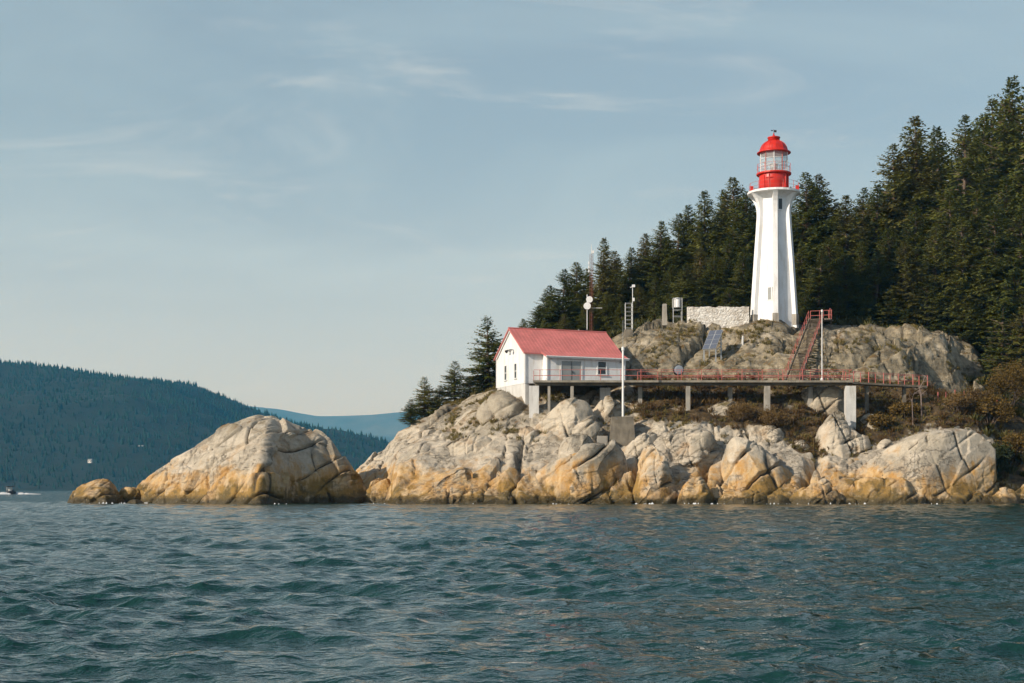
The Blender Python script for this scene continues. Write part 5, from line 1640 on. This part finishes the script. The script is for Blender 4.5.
tree('S', 424, 376, 163, 'small ragged conifer at the far left tip of the wood, above bare rock')
tree('T', 412, 398, 161, 'lowest stunted conifer leaning out at the left end of the wood', wide=1.1)
tree('U', 440, 384, 165, 'bushy short conifer filling the gap between the two leftmost small trees')
tree('T', 456, 360, 166, 'slender small conifer left of the tall one by the house', wide=1.1)
tree('U', 470, 376, 166, 'dense low conifer at the foot of the tall one by the house')
tree('S', 487, 317, 169, 'tall open conifer standing clear just left of the house gable', wide=1.0)
tree('U', 500, 352, 170, 'short conifer pressed against the back corner of the house')
SKY = [  # crest trees, left to right
    (524, 318, 180, 'C'), (536, 304, 183, 'A'), (549, 284, 184, 'E'), (563, 268, 182, 'D'), (577, 261, 187, 'B'),
    (601, 238, 184, 'C'), (616, 250, 192, 'A'), (629, 247, 188, 'C'), (646, 233, 190, 'B'), (661, 221, 188, 'E'), (677, 212, 193, 'D'),
    (690, 206, 196, 'A'), (703, 192, 191, 'C'), (717, 190, 198, 'E'), (732, 177, 192, 'B'), (748, 192, 188, 'A'), (763, 200, 200, 'D'),
    (788, 196, 198, 'E'), (807, 171, 193, 'B'), (829, 175, 196, 'A'), (845, 195, 190, 'E'), (863, 187, 199, 'D'), (879, 184, 192, 'C'),
    (897, 146, 195, 'D'), (922, 116, 194, 'B'), (940, 126, 203, 'A'), (960, 117, 190, 'D'), (975, 114, 200, 'E'), (1002, 79, 195, 'A'), (1023, 88, 190, 'D'), (988, 102, 206, 'C'), (1040, 95, 196, 'B'), (1058, 84, 200, 'A'), (1078, 100, 194, 'E')]
SKYLAB = {
    524: 'first conifer behind the house roof, lowest of the crest there', 536: 'narrow conifer behind the house, second up the rising crest',
    549: 'conifer with a stepped outline left of the radio mast', 563: 'broad drooping conifer left of the radio mast, overtopping its left neighbours',
    577: 'wide conifer directly left of the radio mast top', 601: 'pointed spire conifer just right of the radio mast, highest near the house',
    616: 'conifer set back in the dip right of the pointed spire', 629: 'slim conifer rising above the ladder tower',
    646: 'broad conifer right of the ladder tower on the crest', 661: 'conifer above the concrete pillar, on the crest',
    677: 'drooping conifer on the crest above the white tank', 690: 'conifer on the crest above the left end of the stone wall',
    703: 'slim conifer on the crest above the middle of the stone wall', 717: 'conifer set back on the crest above the stone wall, left of the tallest there',
    732: 'tall broad conifer left of the red lantern, highest on that side', 748: 'conifer touching the left edge of the lighthouse gallery',
    763: 'conifer mostly hidden behind the lighthouse tower', 788: 'conifer showing just right of the lighthouse gallery',
    807: 'broad conifer right of the red lantern, near its height', 829: 'conifer right of the broad one beside the lantern',
    845: 'shorter conifer at the low dip of the crest right of the lighthouse', 863: 'ragged set back conifer right of the crest dip',
    879: 'narrow conifer before the crest climbs steeply to the right', 897: 'shaggy conifer on the steep climb of the crest at right',
    922: 'massive full conifer with rounded top, left of the tallest group', 940: 'slim conifer behind the right shoulder of the massive one',
    960: 'open drooping conifer in the gap left of the tallest tree', 975: 'conifer close against the left side of the tallest tree',
    1002: 'tallest conifer of the wood, near the right edge', 1023: 'conifer cut by the right edge of the picture',
    988: 'set back spire between the tallest tree and its left neighbours'}
for (px, top, Y, v) in SKY:
    tree(v, px, top, Y, SKYLAB.get(px, 'conifer of the wood beyond the right edge of the picture'))
INFILL = [(545, 318, 176, 'E'), (566, 312, 177, 'A'), (586, 300, 179, 'C'), (607, 292, 180, 'B'), (622, 300, 178, 'E'), (640, 283, 180, 'D'), (656, 275, 181, 'C'),
          (671, 262, 182, 'A'), (686, 262, 178, 'E'), (700, 246, 183, 'D'), (714, 250, 179, 'B'), (728, 236, 182, 'A'), (743, 248, 178, 'C'), (757, 262, 180, 'E'),
          (790, 262, 180, 'A'), (803, 240, 183, 'E'), (818, 250, 179, 'D'), (832, 238, 184, 'B'), (848, 252, 179, 'A'), (862, 240, 183, 'C'), (876, 250, 179, 'E'),
          (890, 228, 184, 'B'), (905, 240, 179, 'D'), (917, 205, 184, 'A'), (934, 222, 180, 'H'), (948, 196, 185, 'E'), (962, 216, 180, 'B'), (978, 190, 184, 'H'),
          (992, 206, 180, 'D'), (1008, 178, 184, 'A'), (1022, 204, 179, 'B'), (1040, 190, 183, 'H'), (1060, 200, 180, 'A'),
          (805, 290, 177, 'U'), (838, 292, 177, 'S'), (866, 288, 178, 'U'), (896, 285, 178, 'S'), (926, 278, 178, 'U'), (955, 274, 178, 'U'), (985, 268, 178, 'S'), (1012, 262, 177, 'U'),
          (1034, 286, 176, 'U'), (968, 300, 176, 'U'), (1000, 302, 174, 'S'), (1022, 306, 172, 'U'), (700, 290, 176, 'S'), (730, 286, 176, 'U'), (655, 296, 176, 'U')]
for (px, top, Y, v) in INFILL:
    tree(v, px, top, Y, 'dark conifer inside the dense wood, below the crest trees and overlapped by its neighbours', 'conifers filling the wood below its crest')
for (px, top, Y, v) in [(640, 250, 206, 'A'), (668, 236, 208, 'B'), (696, 222, 210, 'E'), (724, 210, 212, 'D'), (752, 208, 210, 'A'), (812, 196, 212, 'B'), (838, 202, 212, 'E'), (866, 206, 210, 'A'),
                        (890, 176, 212, 'D'), (912, 150, 214, 'C'), (936, 146, 214, 'B'), (958, 136, 216, 'A'), (982, 118, 216, 'D'), (1012, 100, 216, 'B'), (590, 268, 202, 'E'), (614, 262, 204, 'D')]:
    tree(v, px, top, Y, 'set back conifer glimpsed between the crest trees of the wood', 'conifers at the back of the wood')

# ------------------------------------------------------------------ shrubs, scrub, grass
def blades(pts, hgt, wid, nb, spread, seed, arch=0.3):
    """tufts of twigs or leaves around points; returns verts and quads"""
    rs = np.random.RandomState(seed)
    m = len(pts) * nb
    c = np.repeat(pts, nb, 0)
    hh = np.repeat(hgt, nb) * (0.5 + 0.7 * rs.rand(m))
    az = rs.rand(m) * 2 * pi
    ln = np.repeat(spread, nb) * rs.rand(m) ** 0.7
    d = np.stack([np.cos(az), np.sin(az), np.zeros(m)], 1)
    b0 = c + d * (ln * 0.35)[:, None]
    top = c + d * (ln + arch * hh * rs.rand(m))[:, None]; top[:, 2] += hh * (1 - 0.35 * (ln / (ln.max() + 1e-6)))
    a2 = rs.rand(m) * 2 * pi
    wv = np.stack([np.cos(a2), np.sin(a2), 0.3 * rs.randn(m)], 1) * (wid * (0.6 + 0.8 * rs.rand(m)))[:, None]
    mid = (b0 + top) * 0.5; mid[:, 2] += 0.1 * hh
    V = np.stack([b0, mid + wv, top, mid - wv], 1).reshape(-1, 3)
    return V, np.arange(4 * m).reshape(-1, 4)


def scatter(name, label, mat, n, region, hgt, wid, nb, spread, seed, dens=None):
    rs = np.random.RandomState(seed)
    x0, x1, y0, y1 = region
    x = x0 + (x1 - x0) * rs.rand(n); y = y0 + (y1 - y0) * rs.rand(n)
    z0 = H0(x, y)
    u, v = uv_of(x, y, z0)
    k = rs.rand(n) < dens(x, y, z0, u, v)
    x, y = x[k], y[k]
    z = ground(x, y)
    s = 0.55 + 0.9 * rs.rand(len(x)) ** 1.5
    V, Fq = blades(np.stack([x, y, z - 0.05], 1), hgt * s, wid, nb, spread * s, seed)
    o = mesh_obj(name, V, Fq, mat)
    return tag(o, label, None, None, 'stuff')


def d_scrub(x, y, z, u, v):
    P = np.stack([x, y, z], 1)
    m = np.clip(soil_mask(x, y), 0, 1) * (y < 160) * (v > 379) * (u < 1010)
    red = np.clip(1.2 - np.abs(u - 690) / 110, 0, 1)
    return m * np.clip(0.35 + 0.9 * fbm(P, 2.0, 3, 41) + 0.5 * red, 0, 1)


scatter('heath_scrub', 'red brown heath scrub covering the slope under the walkway', SCRUB, 4200, (-2, 52, 140, 160), 0.70, 0.035, 34, 0.55, 51, d_scrub)


def d_grass(x, y, z, u, v):
    P = np.stack([x, y, z], 1)
    m = np.clip(soil_mask(x, y), 0, 1) * (y < 160) * (v > 379) * (u < 1015)
    slope = (y < 170) * (z > 6) * (u > 440) * (u < 1000) * np.clip(fbm(P, 2.2, 4, 63) * 2.2 - 0.35, 0, 1) * 0.9
    return np.maximum(m * np.clip(0.55 + 0.9 * fbm(P, 2.4, 3, 43) + np.clip((u - 760) / 120, 0, 0.5), 0, 1), slope)


scatter('dry_grass', 'tufts of dry ochre grass in rock crevices and on the slope', GRASS, 13000, (-8, 54, 140, 172), 0.46, 0.028, 18, 0.32, 52, d_grass)


def d_under(x, y, z, u, v):
    edge = np.interp(u, [400, 500, 560, 640, 760, 900, 960, 1010, 1100], [168, 168, 172, 174, 174, 174, 182, 183, 165])
    return np.where((y > edge) & (y < edge + 12), 0.85, 0.0) + np.where((u > 965) & (y > 145) & (y < 172), 0.55, 0.0)


scatter('undergrowth', 'dark green undergrowth along the foot of the wood', SALAL, 2600, (-10, 75, 144, 188), 1.1, 0.09, 46, 0.9, 53, d_under)


def shrub(px, py, Y, hgt, rad, mat, label, seed, group='large shrubs at the right edge', wid=0.07, n=1500):
    x = (px - CX) / F * Y
    g = gz(x, Y)
    r = empty('shrub', (x, Y, g), label, 'shrub', group)
    rs = np.random.RandomState(seed)
    # lumpy crown: leaves around several limb ends
    st = MB(); C = []
    for k in range(13):
        a = rs.rand() * 2 * pi; q = rs.rand() ** 0.6
        e = np.array([x + rad * q * cos(a), Y + rad * q * sin(a) * .8, g + hgt * (0.35 + 0.6 * (1 - 0.6 * q * q) * rs.rand() ** 0.4)])
        st.tube([(x + 0.1 * cos(a), Y + 0.1 * sin(a), g - 0.2), (x + rad * q * .4 * cos(a), Y + rad * q * .3 * sin(a), g + (e[2] - g) * .55), tuple(e)], [0.06, 0.04, 0.015], 4)
        C.append(e)
    st.build('stem', BARK, r)
    C = np.array(C)
    P = C[rs.randint(0, len(C), n)] + rs.randn(n, 3) * np.array([0.30, 0.28, 0.24]) * rad * 0.8
    P[:, 2] = np.maximum(P[:, 2], g + 0.05)
    V, Fq = blades(P, np.full(n, 0.22), wid, 4, np.full(n, 0.22), seed + 1, 0.8)
    mesh_obj('foliage', V, Fq, mat, r)
    return r


shrub(1008, 420, 158, 5.2, 2.6, OCHRE, 'big orange brown shrub against the right edge of the picture', 61)
shrub(990, 430, 154, 3.2, 2.0, OCHRE, 'rusty shrub left of the big orange brown one', 62)
shrub(1020, 450, 149, 3.0, 1.9, OCHRE, 'ochre shrub low at the right edge, above the shore', 63)
shrub(1003, 462, 147, 2.4, 1.6, SALAL, 'dark green shrub beside the great pale dome', 64)
shrub(976, 412, 156, 2.2, 1.7, SCRUB, 'bare brown twiggy shrub below the last red posts', 65, wid=0.03)
shrub(958, 424, 153.5, 1.7, 1.5, SCRUB, 'low grey brown twiggy shrub behind the great pale dome', 66, wid=0.03)
shrub(905, 418, 152.5, 1.3, 1.4, OCHRE, 'small golden bush in the scrub below the footbridge', 67, n=900)
shrub(770, 432, 147.8, 1.5, 1.5, SCRUB, 'rounded red brown bush right of the pointed pale rock', 68, wid=0.03)
shrub(742, 420, 148.5, 1.3, 1.6, SCRUB, 'rounded red brown bush behind the pointed pale rock', 69, wid=0.03)
shrub(1015, 395, 165, 4.5, 2.4, OCHRE, 'tall yellowing shrub at the wood edge, upper right', 70)
shrub(880, 428, 150, 1.2, 1.3, OCHRE, 'golden bush on the slope between grey leaning face and great dome', 72, n=900)
